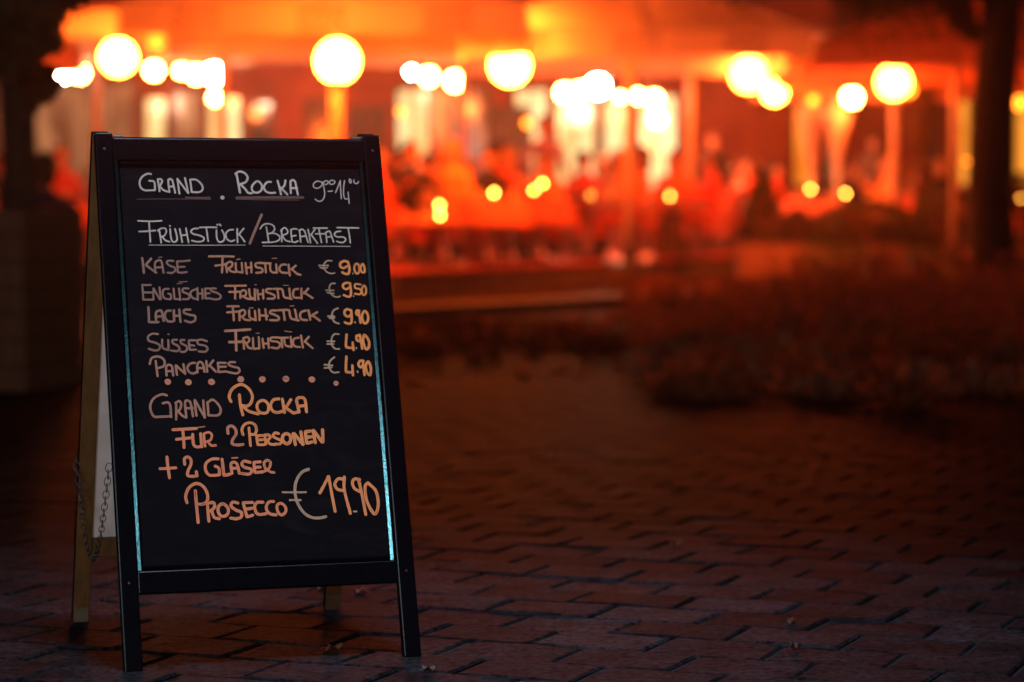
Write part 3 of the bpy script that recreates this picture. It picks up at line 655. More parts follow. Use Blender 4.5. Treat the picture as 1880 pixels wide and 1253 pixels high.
WIN = [(60, 256, 150, 345, 'brown', 3), (262, 309, 175, 345, 'cream', 1), (315, 371, 165, 345, 'brown', 1), (377, 447, 175, 345, 'cream', 2), (455, 505, 185, 345, 'dim', 1),
       (560, 628, 185, 345, 'dim', 1), (724, 792, 160, 345, 'cream', 2), (797, 902, 160, 345, 'brown', 2), (940, 1010, 160, 345, 'cream', 2), (1016, 1098, 172, 345, 'cream', 2),
       (1104, 1160, 172, 345, 'cream', 1), (1168, 1246, 172, 345, 'bright', 2), (1452, 1502, 150, 345, 'amber', 1), (1515, 1552, 160, 345, 'brown', 1), (1700, 1724, 160, 345, 'dim', 1),
       (1738, 1786, 150, 345, 'amber', 1), (1858, 1915, 140, 345, 'amber', 1), (1960, 2040, 140, 345, 'dim', 2), (-110, 30, 130, 345, 'dim', 2)]
WIN.sort()
ZB, ZT = gz(345, YF), 3.35
wrng = random.Random(4)
def wallseg(px0, px1, z0, z1, m=M_wall, dy=0.0, nm='wall_section'):
    b = MB(); b.box(gx(px0, YF), gx(px1, YF), dy, .35, z0, z1)
    b.build(nm, m, bld)
wallseg(-900, 2700, 3.352, 7.5, M_wall, 0, 'upper_wall')
wallseg(-900, 2700, -.1, ZB - .062, M_brick, -.03, 'plinth')
x = -900
for i, (a, b, t, _b, k, n) in enumerate(WIN):
    wallseg(x, a, ZB - .06, 3.35); x = b
    zt = gz(t, YF)
    if zt < 3.33: wallseg(a, b, zt + .002, 3.35, M_wall, .0, 'lintel')
    zt = min(zt, 3.345)
    X0, X1 = gx(a, YF) + .002, gx(b, YF) - .002
    fr = MB(); fw = .05
    fr.box(X0, X0 + fw, .02, .12, ZB, zt - .002); fr.box(X1 - fw, X1, .02, .12, ZB, zt - .002)
    fr.box(X0 + fw, X1 - fw, .02, .12, ZB, ZB + fw); fr.box(X0 + fw, X1 - fw, .02, .12, zt - fw - .002, zt - .002)
    fo_ = fr.build('window', M_frame, bld)
    s = MB(); s.box(X0 - .0, X1 + .0, -.06, .10, ZB - .055, ZB - .003); s.build('sill', M_trim, fo_)
    W_ = X1 - X0 - 2 * fw
    for q in range(n):
        p = MB(); p.box(X0 + fw + W_ * q / n + .012, X0 + fw + W_ * (q + 1) / n - .012, .075, .085, ZB + fw, zt - fw - .004); p.build('pane', PN[k], fo_)
        if q:
            mu = MB(); mu.box(X0 + fw + W_ * q / n - .0118, X0 + fw + W_ * q / n + .0118, .03, .11, ZB + fw + .001, zt - fw - .003); mu.build('mullion', M_frame, fo_)
wallseg(x, 2700, ZB - .06, 3.35)
for px in (640, 905):     # dark doorways
    d = MB(); x0 = gx(px, YF); d.box(x0, x0 + .62, -.06, -.01, .27, 2.55)
    dd = d.build('door', M_frame, bld)
    h = MB(); h.tube([(x0 + .07, -.10, 1.1), (x0 + .07, -.10, 1.45)], .014, 8); h.box(x0 + .06, x0 + .08, -.11, -.06, 1.12, 1.14); h.box(x0 + .06, x0 + .08, -.11, -.06, 1.41, 1.43); h.build('handle', M_chain, dd)
c = MB(); c.box(gx(-900, YF), gx(2700, YF), -.16, .0 - .002, 3.25, 3.36); c.build('cornice', M_trim, bld)
rf = MB(); rf.add([(-16.5, -.5, 7.5), (16.5, -.5, 7.5), (16.5, 5, 10), (-16.5, 5, 10), (-16.5, 5, 7.5), (16.5, 5, 7.5)], [(0, 1, 2, 3), (0, 3, 4), (1, 5, 2), (0, 4, 5, 1), (3, 2, 5, 4)]); rf.build('roof', M_frame, bld)

# ------------------------------------------------------------------ parasols
M_cloth = fabric('cream_parasol_cloth', (.86, .74, .58), .42)
M_cloth_r = fabric('red_parasol_cloth', (.72, .34, .22), .30)
M_mast = mat('parasol_mast_wood', (.82, .60, .40), .5, noise_amt=.3, nscale=4)
M_letter = mat('dark_lettering', (.10, .015, .012), .8)
def text_mesh(body, size):
    c = bpy.data.curves.new('lettering', 'FONT'); c.body = body; c.size = size; c.align_x = 'CENTER'; c.align_y = 'CENTER'; c.extrude = .0006
    o = bpy.data.objects.new('lettering_source', c); COL.objects.link(o)
    dg = bpy.context.evaluated_depsgraph_get()
    me = bpy.data.meshes.new_from_object(o.evaluated_get(dg))
    bpy.data.objects.remove(o); me.materials.clear(); me.materials.append(M_letter); me.name = 'lettering'
    return me
LT = text_mesh('GRAND\nROCKA', .13)
LT2 = text_mesh('GRAND ROCKA', .16)
def parasol(cx, cy, wx, wy, zb, label, rz=0.0, cloth=None, letters='one', vh=.29, base=None):
    cloth = cloth or M_cloth
    r = empty('parasol', (cx, cy, FL if base is None else base), rz)
    tag(r, label, 'parasol', 'big square parasols over the terrace')
    b0 = r.location.z
    ze = zb + vh - b0; za = ze + .85
    hx, hy = wx / 2, wy / 2
    # roof cloth, sagging between the ribs
    m = MB(); N = 8
    per = [(-hx, -hy), (0, -hy), (hx, -hy), (hx, 0), (hx, hy), (0, hy), (-hx, hy), (-hx, 0)]
    V = []; Fc = []
    M_ = 32; K = 9
    for i in range(K):
        t = i / (K - 1)
        for k in range(M_):
            q = k / M_ * 8; a = per[int(q)]; b = per[(int(q) + 1) % 8]; f = q - int(q)
            px, py = a[0] + (b[0] - a[0]) * f, a[1] + (b[1] - a[1]) * f
            sag = -.10 * math.sin(PI * f) * math.sin(PI * min(1, t * 1.0)) * .8
            V.append((px * t, py * t, za + (ze - za) * t ** .92 + sag + .0))
    for i in range(K - 1):
        for k in range(M_):
            Fc.append((i * M_ + k, (i + 1) * M_ + k, (i + 1) * M_ + (k + 1) % M_, i * M_ + (k + 1) % M_))
    m.add(V, Fc); can = m.build('canopy', cloth, r, smooth=True)
    for s, (p, q) in enumerate((((-hx, -hy), (hx, -hy)), ((hx, -hy), (hx, hy)), ((hx, hy), (-hx, hy)), ((-hx, hy), (-hx, -hy)))):
        L = math.dist(p, q); n = 28; V = []; Fc = []
        nx, ny = (q[1] - p[1]) / L, -(q[0] - p[0]) / L
        for i in range(n + 1):
            t = i / n; wv = .012 * math.sin(t * 31 + s) + .008 * math.sin(t * 57)
            for z, o_ in ((ze - .001, .002), (ze - vh * .5, wv + .01), (ze - vh + .012 * math.sin(t * 44 + s), wv * 1.6 + .016)):
                V.append((p[0] + (q[0] - p[0]) * t + nx * o_, p[1] + (q[1] - p[1]) * t + ny * o_, z))
        for i in range(n):
            for k in range(2): Fc.append((i * 3 + k, i * 3 + k + 1, i * 3 + k + 4, i * 3 + k + 3))
        m = MB(); m.add(V, Fc); vo = m.build('valance', cloth, r, smooth=True)
        if s == 0 and letters:
            for fx in ((-.62, 0, .62) if letters == 'one' else (-.45, .45)):
                lo = mesh_obj('lettering', LT if letters == 'one' else LT2, vo, (hx * fx, -hy - .062, ze - vh * .52), (PI / 2, 0, 0))
    m = MB(); m.tube([(0, 0, .0), (0, 0, za - .02)], [.055, .050], 12); m.build('mast', M_mast, r, smooth=True)
    m = MB(); m.lathe([(.30, 0), (.30, .05), (.085, .07), (.075, .22), (.058, .23)], n=20); m.build('base', M_frame, r)
    for k in range(8):
        m = MB(); p = Vector((per[k][0], per[k][1], ze - .015)) * .985; m.tube([(0, 0, za - .06), (p.x, p.y, p.z)], .012, 6)
        rb = m.build('rib', M_mast, r)
        m = MB(); mid = Vector((0, 0, za - .06)).lerp(p, .5); m.tube([(0, 0, za - .62), tuple(mid - Vector((0, 0, .015)))], .009, 6); m.build('strut', M_mast, rb)
    return r
def P4(px, d, wx, wy, zb, label, **k): return parasol(gx(px, d), d, wx, wy, zb, label, **k)
P4(410, 29.6, 3.9, 3.9, 2.70, 'cream parasol behind the pole lamps, its mast rising left of centre above the menu board', letters=None)
P4(617, 26.1, 3.75, 3.5, 2.52, 'nearest glowing orange parasol, its mast hidden behind the pole lamp above the menu board')
P4(1155, 29.5, 3.7, 3.6, 2.50, 'parasol whose bright orange mast stands in the middle of the terrace', letters='one')
P4(1752, 31.8, 3.9, 3.9, 2.50, 'rightmost front parasol, reaching behind the right tree trunk', letters='two', cloth=M_cloth_r)
P4(-190, 29.4, 3.6, 3.6, 2.50, 'red-lit parasol at the far left edge behind the left tree', letters=None, cloth=M_cloth_r)
P4(180, 34.6, 3.7, 3.7, 2.92, 'back-row parasol at the left, in front of the brownish shop window', letters=None)
P4(850, 33.8, 3.7, 3.6, 2.84, 'back-row parasol over the tables in the middle of the terrace', letters=None)
P4(1265, 35.9, 3.6, 3.6, 2.84, 'back-row parasol with a thin mast beside the brightest shop window', letters=None)
P4(1640, 36.6, 3.6, 3.6, 2.48, 'back-row parasol at the right behind the planters', letters=None, cloth=M_cloth_r)

# ------------------------------------------------------------------ lamps
M_globe = emis('globe_light', (1.0, .115, .0085), 320)
M_globe_dim = emis('globe_light_dim', (1.0, .085, .0085), 190)
M_pend = emis('pendant_bulb', (1.0, .17, .03), 360)
M_white = emis('white_bulb', (1.0, .62, .38), 330)
M_amber = emis('amber_bulb', (1.0, .20, .012), 11)
M_pole = mat('lamp_pole_paint', (.60, .35, .22), .5)
M_shade = mat('lamp_shade_metal', (.25, .14, .08), .4)
def globe_lamp(px, py, d, r, label, ground=None, m=M_globe):
    z0 = FL if ground is None else ground
    o = empty('globe_lamp', (gx(px, d), d, z0)); tag(o, label, 'lamp', 'globe lamps on poles')
    z = gz(py, d) - z0
    b = MB(); b.tube([(0, 0, 0), (0, 0, z - r * .96)], [.055, .045], 12); b.build('pole', M_pole, o, smooth=True)
    b = MB(); b.lathe([(.16, 0), (.16, .03), (.07, .06), (.065, .16), (.056, .17)], n=16); b.build('base', M_pole, o)
    b = MB(); b.lathe([(.047, z - r * 1.12), (.09, z - r * 1.02), (.09, z - r * .93), (.03, z - r * .9)], n=16); b.build('collar', M_shade, o)
    b = MB(); b.sphere((0, 0, z), r, 28, 16); b.build('globe', m, o, smooth=True)
globe_lamp(621, 114, 25.4, .20, 'largest round lamp, on a pole above the right half of the menu board', 0)
def hanging_globe(px, py, d, r, label, ztop=3.0, m=None):
    o = empty('hanging_globe', (gx(px, d), d, gz(py, d))); tag(o, label, 'lamp', 'big globe lamps hung under the parasols')
    b = MB(); b.sphere((0, 0, 0), r, 28, 16); b.build('globe', m or M_globe, o, smooth=True)
    b = MB(); b.lathe([(r * .30, r * .96), (r * .28, r * 1.08), (.012, r * 1.15)], n=14); b.build('cap', M_shade, o)
    b = MB(); b.tube([(0, 0, r * 1.1), (0, 0, max(.25, ztop - gz(py, d)))], .008, 6); b.build('cord', M_frame, o)
hanging_globe(220, 107, 27.0, .175, 'round globe lamp above the left corner of the menu board')
hanging_globe(936, 122, 28.2, .20, 'round globe lamp in the centre, its top cut off by a parasol edge')
hanging_globe(1373, 138, 31.2, .20, 'round globe lamp right of centre, left one of a close pair', m=M_globe_dim)
hanging_globe(1420, 170, 35.2, .15, 'smaller yellow globe lamp, right one of the close pair right of centre')
hanging_globe(1638, 152, 32.6, .20, 'round globe lamp at the right, in front of the climbing plant', m=M_globe_dim)
def pendant(px, py, d, r, label, m=M_pend, ztop=2.95):
    o = empty('pendant_lamp', (gx(px, d), d, gz(py, d))); tag(o, label, 'lamp', 'pendant lamps under the parasols')
    b = MB(); b.sphere((0, 0, 0), r, 16, 10); b.build('bulb', m, o, smooth=True)
    b = MB(); b.lathe([(r * .45, r * .9), (r * .40, r * 1.3), (.01, r * 1.5)], n=12); b.build('shade', M_shade, o)
    zz = max(.3, ztop - gz(py, d)); b = MB(); b.tube([(0, 0, r * 1.5), (0, 0, zz)], .006, 6); b.build('cord', M_frame, o)
PL = [(118, 130, 36.5, .14, 'white pendant lamp nearest the left tree'), (150, 136, 37.5, .10, 'second white pendant from the left tree'),
      (285, 131, 37.0, .10, 'white pendant lamp just right of the left pole lamp'), (335, 132, 38.5, .07, 'small white pendant, fourth from the left'),
      (362, 138, 38.5, .10, 'white pendant, left one of the tight cluster above the board'), (396, 138, 38.0, .13, 'largest white pendant of the cluster above the board'),
      (397, 181, 39.0, .075, 'low yellow-white pendant hanging beneath the cluster above the board'), (756, 134, 38.5, .05, 'small pendant above the first lit window right of the board'),
      (788, 142, 38.0, .10, 'white pendant right of the first lit window'), (836, 150, 37.0, .11, 'white pendant between the two central pole lamps'),
      (1036, 172, 37.0, .10, 'white pendant, leftmost of the row left of the bright mast'), (1066, 166, 38.0, .08, 'second white pendant of the row left of the bright mast'),
      (1097, 160, 37.0, .13, 'biggest white pendant of the row left of the bright mast'), (1138, 180, 38.5, .05, 'tiny white pendant just left of the bright mast'),
      (1170, 178, 38.0, .07, 'white pendant just right of the bright mast'), (1200, 184, 38.0, .10, 'white pendant before the brightest shop window'),
      (1206, 220, 38.5, .10, 'low white pendant before the brightest shop window'), (1562, 180, 37.5, .115, 'single white pendant between the right-hand pole lamps')]
for i, q in enumerate(PL): pendant(*q, m=M_white if i in (0, 5, 7, 12) else M_pend)
AL = [(738, 206, 36.5, .05, 'small amber bulb above the tables right of the board'), (968, 227, 36.0, .05, 'small pale bulb low in the central window'),
      (1664, 165, 34.0, .09, 'amber bulb beside the right pole lamp'), (1776, 297, 33.0, .03, 'dim amber bulb left of the right tree trunk'),
      (1868, 190, 30.0, .07, 'amber bulb at the right edge of the picture beyond the tree'), (3, 108, 30.0, .07, 'amber bulb at the left edge of the picture beyond the tree'),
      (1490, 185, 36.5, .06, 'yellow bulb above the curtain right of the pair of pole lamps')]
for q in AL: pendant(*q, m=M_amber)

# folded curtains / folded parasols before the right part of the facade
M_curt = fabric('cream_curtain', (.78, .55, .38), .35)
def folded(px, py0, py1, d, wt, wb, label, cat='parasol'):
    o = empty('folded_parasol', (gx(px, d), d, FL)); tag(o, label, cat, 'folded parasols')
    z0, z1 = gz(py1, d) - FL, gz(py0, d) - FL
    m = MB(); n = 24; V = []; rows = [(z0, wb * .55), (z0 + (z1 - z0) * .25, wb), (z0 + (z1 - z0) * .6, (wb + wt) / 2), (z1 - .1, wt), (z1, wt * .3)]
    for z, w_ in rows:
        for k in range(n):
            t = 2 * PI * k / n; rr = w_ / 2 * (1 + .22 * math.cos(6 * t)); V.append((rr * math.cos(t), rr * math.sin(t), z))
    Fc = [(i * n + k, i * n + (k + 1) % n, (i + 1) * n + (k + 1) % n, (i + 1) * n + k) for i in range(len(rows) - 1) for k in range(n)]
    m.add(V, Fc); m.build('folded_cloth', M_curt, o, smooth=True)
    m = MB(); m.tube([(0, 0, 0), (0, 0, z1 + .12)], .03, 10); m.build('mast', M_mast, o)
    m = MB(); m.lathe([(.28, 0), (.28, .05), (.06, .07), (.035, .2)], n=16); m.build('base', M_frame, o)
folded(1490, 172, 305, 38.5, .42, .20, 'wider folded parasol, left of the pair right of the pole lamps')
folded(1536, 196, 308, 38.0, .36, .12, 'narrow folded parasol with a pale pointed end, right of the pair')
folded(805, 165, 262, 39.5, .22, .20, 'folded pale parasol before the brownish window near the centre')

# ------------------------------------------------------------------ people
M_skin = mat('skin', (.55, .26, .17), .6)
M_hair = [mat('dark_hair', (.02, .012, .01), .6), mat('brown_hair', (.10, .04, .02), .6), mat('fair_hair', (.35, .20, .09), .6)]
def cloth_m(n, c): return mat(n, c, .85, noise_amt=.2, nscale=12)
SH = {'orange': cloth_m('orange_cloth', (.85, .33, .10)), 'white': cloth_m('white_cloth', (.72, .62, .55)), 'red': cloth_m('red_cloth', (.80, .10, .05)), 'black': cloth_m('black_cloth', (.02, .015, .02)),
      'lilac': cloth_m('lilac_cloth', (.42, .25, .62)), 'pink': cloth_m('pink_cloth', (.70, .26, .22)), 'navy': cloth_m('navy_cloth', (.03, .035, .11)), 'grey': cloth_m('grey_cloth', (.25, .2, .19))}
M_trou = cloth_m('glow_red_trousers', (.66, .13, .08)); M_shoe = mat('shoes', (.02, .015, .012), .5); M_eye = mat('eyes', (.02, .015, .01), .2)  # trouser red stands in for red light low on the terrace
def person_mesh(J, E, name):
    """J: joints name -> (pos, radius); E: bones.  One skinned surface, materials by region."""
    names = list(J)
    me = bpy.data.meshes.new(name + '_src')
    me.from_pydata([J[k][0] for k in names], [(names.index(a), names.index(b)) for a, b in E], [])
    o = bpy.data.objects.new(name + '_src', me); COL.objects.link(o)
    md = o.modifiers.new('skin', 'SKIN'); md.use_smooth_shade = True
    sv = me.skin_vertices[0].data
    for i, k in enumerate(names):
        r = J[k][1]; sv[i].radius = r if isinstance(r, tuple) else (r, r)
        sv[i].use_root = (k == 'pelvis')
    sb = o.modifiers.new('sub', 'SUBSURF'); sb.levels = 1; sb.render_levels = 1
    dg = bpy.context.evaluated_depsgraph_get(); dg.update()
    res = bpy.data.meshes.new_from_object(o.evaluated_get(dg)); bpy.data.objects.remove(o)
    res.name = name
    res.materials.clear()
    for m in (M_skin, SH['white'], M_trou, M_shoe, M_eye): res.materials.append(m)
    seg = [(Vector(J[a][0]), Vector(J[b][0]), a, b) for a, b in E]
    def region(k):
        if k in ('neck', 'head', 'skull', 'chin', 'nose') or k[:4] in ('ear_', 'hand', 'palm') or 'finger' in k or 'thumb' in k: return 0
        if k.startswith(('pelvis', 'hip', 'knee')): return 2
        if k.startswith(('ankle', 'toe')): return 3
        return 1
    for p in res.polygons:
        c = p.center; best = None
        for k in names:
            r = J[k][1]; r = max(r) if isinstance(r, tuple) else r
            d = (c - Vector(J[k][0])).length - r
            if best is None or d < best[0]: best = (d, k)
        p.material_index = region(best[1]); p.use_smooth = True
    # eyes
    hx, hy, hz = J['head'][0]
    bm = bmesh.new(); bm.from_mesh(res)
    for s in (-1, 1):
        g = bmesh.ops.create_uvsphere(bm, u_segments=8, v_segments=6, radius=.012, matrix=Matrix.Translation((s * .032 + hx, hy - .086, hz + .012)))
        for v in g['verts']:
            for f in v.link_faces: f.material_index = 4
    bm.to_mesh(res); bm.free()
    return res
def body(pose):
    J = {}; E = []
    sit = pose != 'stand'
    lean = {'sit_a': -.06, 'sit_b': .05, 'sit_c': -.13, 'stand': -.02}[pose]
    z0 = .52 if sit else .95
    J['pelvis'] = ((0, 0, z0), (.155, .115)); J['waist'] = ((0, lean * .3, z0 + .17), (.135, .10)); J['chest'] = ((0, lean * .8, z0 + .36), (.165, .115))
    J['shoulders'] = ((0, lean, z0 + .48), (.12, .085)); J['neck'] = ((0, lean - .01, z0 + .57), .052); J['chin'] = ((0, lean - .035, z0 + .635), (.055, .06))
    J['head'] = ((0, lean - .025, z0 + .70), (.075, .092)); J['skull'] = ((0, lean - .005, z0 + .775), (.068, .08)); J['nose'] = ((0, lean - .135, z0 + .688), .011)
    E += [('pelvis', 'waist'), ('waist', 'chest'), ('chest', 'shoulders'), ('shoulders', 'neck'), ('neck', 'chin'), ('chin', 'head'), ('head', 'skull'), ('head', 'nose')]
    for s, S_ in ((-1, 'l'), (1, 'r')):
        J['ear_' + S_] = ((s * .088, lean - .01, z0 + .70), .016); E.append(('head', 'ear_' + S_))
        J['sho_' + S_] = ((s * .185, lean, z0 + .465), .06); E.append(('shoulders', 'sho_' + S_))
        if pose == 'sit_a': el, ha = (s * .25, lean - .16, z0 + .24), (s * .13, lean - .40, z0 + .27)
        elif pose == 'sit_b': el, ha = (s * .27, lean - .04, z0 + .20), ((s * .16, lean - .25, z0 + .13) if s < 0 else (s * .10, lean - .34, z0 + .42))
        elif pose == 'sit_c': el, ha = (s * .24, lean - .26, z0 + .25), (s * .06, lean - .20, z0 + .50) if s > 0 else (s * .10, lean - .40, z0 + .27)
        else: el, ha = (s * .26, lean + .03, z0 + .20), (s * .22, lean - .22, z0 + .14)
        J['elb_' + S_] = (el, .043); J['wrist_' + S_] = (ha, .028)
        E += [('sho_' + S_, 'elb_' + S_), ('elb_' + S_, 'wrist_' + S_)]
        dv = (Vector(ha) - Vector(el)).normalized(); side = Vector((s, 0, 0)); side = (side - dv * side.dot(dv)).normalized()
        pc = Vector(ha) + dv * .065
        J['palm_' + S_] = (tuple(pc), (.032, .018)); E.append(('wrist_' + S_, 'palm_' + S_))
        for k, (o_, ln) in enumerate(((-.024, .062), (-.008, .072), (.008, .068), (.024, .054))):
            a = pc + dv * .03 + side * o_; b = a + dv * ln + Vector((0, 0, -.012))
            J['finger%d_%s' % (k, S_)] = (tuple(a), .009); J['fingertip%d_%s' % (k, S_)] = (tuple(b), .007)
            E += [('palm_' + S_, 'finger%d_%s' % (k, S_)), ('finger%d_%s' % (k, S_), 'fingertip%d_%s' % (k, S_))]
        a = pc - side * .038 - dv * .01; b = a - side * .012 + dv * .045
        J['thumb_' + S_] = (tuple(a), .011); J['thumbtip_' + S_] = (tuple(b), .008)
        E += [('palm_' + S_, 'thumb_' + S_), ('thumb_' + S_, 'thumbtip_' + S_)]
        if sit: hp, kn, an, to = (s * .095, -.04, z0 - .01), (s * .13, -.46, z0 + .01), (s * .13, -.42, .09), (s * .14, -.58, .045)
        else: hp, kn, an, to = (s * .095, 0, z0 - .06), (s * .11, -.02, .50), (s * .11, .02, .09), (s * .13, -.15, .045)
        J['hip_' + S_] = (hp, .088); J['knee_' + S_] = (kn, .062); J['ankle_' + S_] = (an, .042); J['toe_' + S_] = (to, (.042, .032))
        E += [('pelvis', 'hip_' + S_), ('hip_' + S_, 'knee_' + S_), ('knee_' + S_, 'ankle_' + S_), ('ankle_' + S_, 'toe_' + S_)]
    return J, E, lean, z0
BODY = {}; HAIR = {}
for pose in ('sit_a', 'sit_b', 'sit_c', 'stand'):
    J, E, lean, z0 = body(pose)
    BODY[pose] = person_mesh(J, E, 'person')
    for style in ('short', 'long'):
        m = MB(); n = 18; V = []
        # hair shell: skull cap, longer at the back when style is long
        bm = bmesh.new(); bmesh.ops.create_uvsphere(bm, u_segments=20, v_segments=14, radius=1)
        for v in bm.verts:
            x, y, z = v.co
            ln = (1.25 if style == 'short' else 2.9) if y > .1 else 1.0
            zz = z * .118 * (ln if z < 0 else 1)
            if y < -.15 and z < .42: y *= .35; zz = max(zz, -.0)
            v.co = Vector((x * .103 * (1.12 if z < -.3 and style == 'long' else 1), lean + .005 + y * .118, z0 + .742 + zz + .006 * noise.noise(Vector((x * 4, y * 4, z * 4)))))
        me = bpy.data.meshes.new('hair'); bm.to_mesh(me); bm.free(); me.materials.append(M_hair[0])
        me.polygons.foreach_set('use_smooth', [True] * len(me.polygons)); HAIR[pose, style] = me
def person(x, y, z, rz, pose, shirt, hair, style, label, group='guests at the café tables', sc=1.0):
    o = mesh_obj('person', BODY[pose], None, (x, y, z), (0, 0, rz))
    o.scale = (sc, sc, sc)
    tag(o, label, 'person', group)
    o.material_slots[1].link = 'OBJECT'; o.material_slots[1].material = SH[shirt]
    h = mesh_obj('hair', HAIR[pose, style], o)
    h.material_slots[0].link = 'OBJECT'; h.material_slots[0].material = M_hair[hair]
    return o

# ------------------------------------------------------------------ cafe furniture
M_wick = mat('glow_red_wicker', (.60, .15, .07), .6, noise_amt=.6, nscale=60, bump=.5, bscale=90)  # reddened and brightened to stand in for the terrace's red glow
M_ttop = mat('table_top_wood', (.55, .26, .14), .35, noise_amt=.3, nscale=8)
M_metal = mat('table_metal', (.25, .10, .07), .5)
M_tcloth = mat('table_cloth_red', (.62, .16, .08), .9, noise_amt=.15, nscale=5)
M_glass = mat('candle_glass', (.85, .45, .15), .1, spec=.8)
M_flame = emis('candle_flame', (1.0, .42, .05), 55)
M_wax = mat('candle_wax', (.8, .55, .35), .5)
def chair_meshes():
    R_ = {}
    m = MB(); m.bbox(-.23, .23, -.23, .22, .42, .47, .015); R_['seat'] = m.mesh('seat', M_wick)
    m = MB(); V = []; Fc = []; n = 10
    for side in (0, 1):
        for j in range(6):
            for i in range(n + 1):
                t = -1 + 2 * i / n; z = .47 + j * .085
                V.append((t * .235 * (1 - .02 * j), .235 - .09 * t * t + .022 * j + side * .022, z + (.03 * (1 - t * t) if j == 5 else 0)))
    q = (n + 1) * 6
    for j in range(5):
        for i in range(n):
            a = j * (n + 1) + i; Fc.append((a, a + 1, a + n + 2, a + n + 1)); Fc.append((q + a + 1, q + a, q + a + n + 1, q + a + n + 2))
    for i in range(n):
        a = 5 * (n + 1) + i; Fc.append((a, a + 1, q + a + 1, q + a)); Fc.append((i + 1, i, q + i, q + i + 1))
    for j in range(5):
        a = j * (n + 1); Fc.append((a, a + n + 1, q + a + n + 1, q + a)); a += n; Fc.append((a + n + 1, a, q + a, q + a + n + 1))
    m.add(V, Fc); R_['backrest'] = m.mesh('backrest', M_wick)
    R_['legs'] = []
    for sx in (-1, 1):
        for sy in (-1, 1):
            m = MB(); m.tube([(sx * .20, sy * .19, .42), (sx * .225, sy * .225, 0)], [.016, .013], 8); R_['legs'].append(m.mesh('leg', M_metal))
    m = MB(); m.tube([(-.25, .14, .47), (-.27, .10, .66), (-.27, -.16, .66), (-.24, -.20, .45)], .014, 6); R_['arm1'] = m.mesh('armrest', M_wick)
    m = MB(); m.tube([(.25, .14, .47), (.27, .10, .66), (.27, -.16, .66), (.24, -.20, .45)], .014, 6); R_['arm2'] = m.mesh('armrest', M_wick)
    return R_
CHM = chair_meshes()
def chair(x, y, z, rz, label):
    o = empty('cafe_chair', (x, y, z), rz); tag(o, label, 'chair', 'wicker chairs round the café tables')
    mesh_obj('seat', CHM['seat'], o); mesh_obj('backrest', CHM['backrest'], o)
    for l_ in CHM['legs']: mesh_obj('leg', l_, o)
    mesh_obj('armrest', CHM['arm1'], o); mesh_obj('armrest', CHM['arm2'], o)
def table_meshes(h, cloth):
    R_ = {}
    m = MB(); m.bbox(-.40, .40, -.40, .40, h - .03, h, .006); R_['top'] = m.mesh('table_top', M_ttop)
    m = MB(); m.tube([(0, 0, .03), (0, 0, h - .03)], .03, 10); R_['col'] = m.mesh('column', M_metal)
    m = MB(); m.box(-.25, .25, -.25, .25, 0, .03); R_['base'] = m.mesh('foot', M_metal)
    return R_
TBM = {h: table_meshes(h, 0) for h in (.50, .74)}
CLM = {}
def cloth_mesh(h):
    m = MB(); n = 48; V = [(0, 0, h + .004)]; 
    for r_, z_ in ((.41, h + .004), (.425, h - .01), (.45, h - .15), (.48, h - .27)):
        for k in range(n):
            t = 2 * PI * k / n; c_, s_ = math.cos(t), math.sin(t); sq = 1 / max(abs(c_), abs(s_)); fo2 = 1 + (.05 * math.sin(t * 13) if z_ < h - .05 else 0)
            V.append((c_ * sq * r_ * fo2, s_ * sq * r_ * fo2, z_ - (.05 * (sq - 1) if z_ < h - .1 else 0)))
    Fc = [(0, 1 + k, 1 + (k + 1) % n) for k in range(n)]
    for i in range(3):
        for k in range(n): Fc.append((1 + i * n + k, 1 + (i + 1) * n + k, 1 + (i + 1) * n + (k + 1) % n, 1 + i * n + (k + 1) % n))
    m.add(V, Fc); return m.mesh('tablecloth', M_tcloth, smooth=True)
def candle(x, y, z, label, tall=0.0, s=1.0):
    o = empty('candle', (x, y, z)); tag(o, label, 'candle', 'candles on the café tables')
    if tall:
        b = MB(); b.lathe([(.045, 0), (.045, .01), (.015, .02), (.012, tall - .01), (.04, tall)], n=12); b.build('stand', M_metal, o)
    t = tall
    b = MB(); b.lathe([(.034, t), (.040, t + .05), (.038, t + .05), (.032, t + .006)], n=12); b.build('glass', M_glass, o)
    b = MB(); b.lathe([(.030, t + .004), (.030, t + .03)], n=12); b.build('wax', M_wax, o)
    b = MB(); b.sphere((0, 0, t + .068), .019 * s, 10, 8, sc=(1, 1, 1.45)); b.build('flame', M_flame, o, smooth=True)
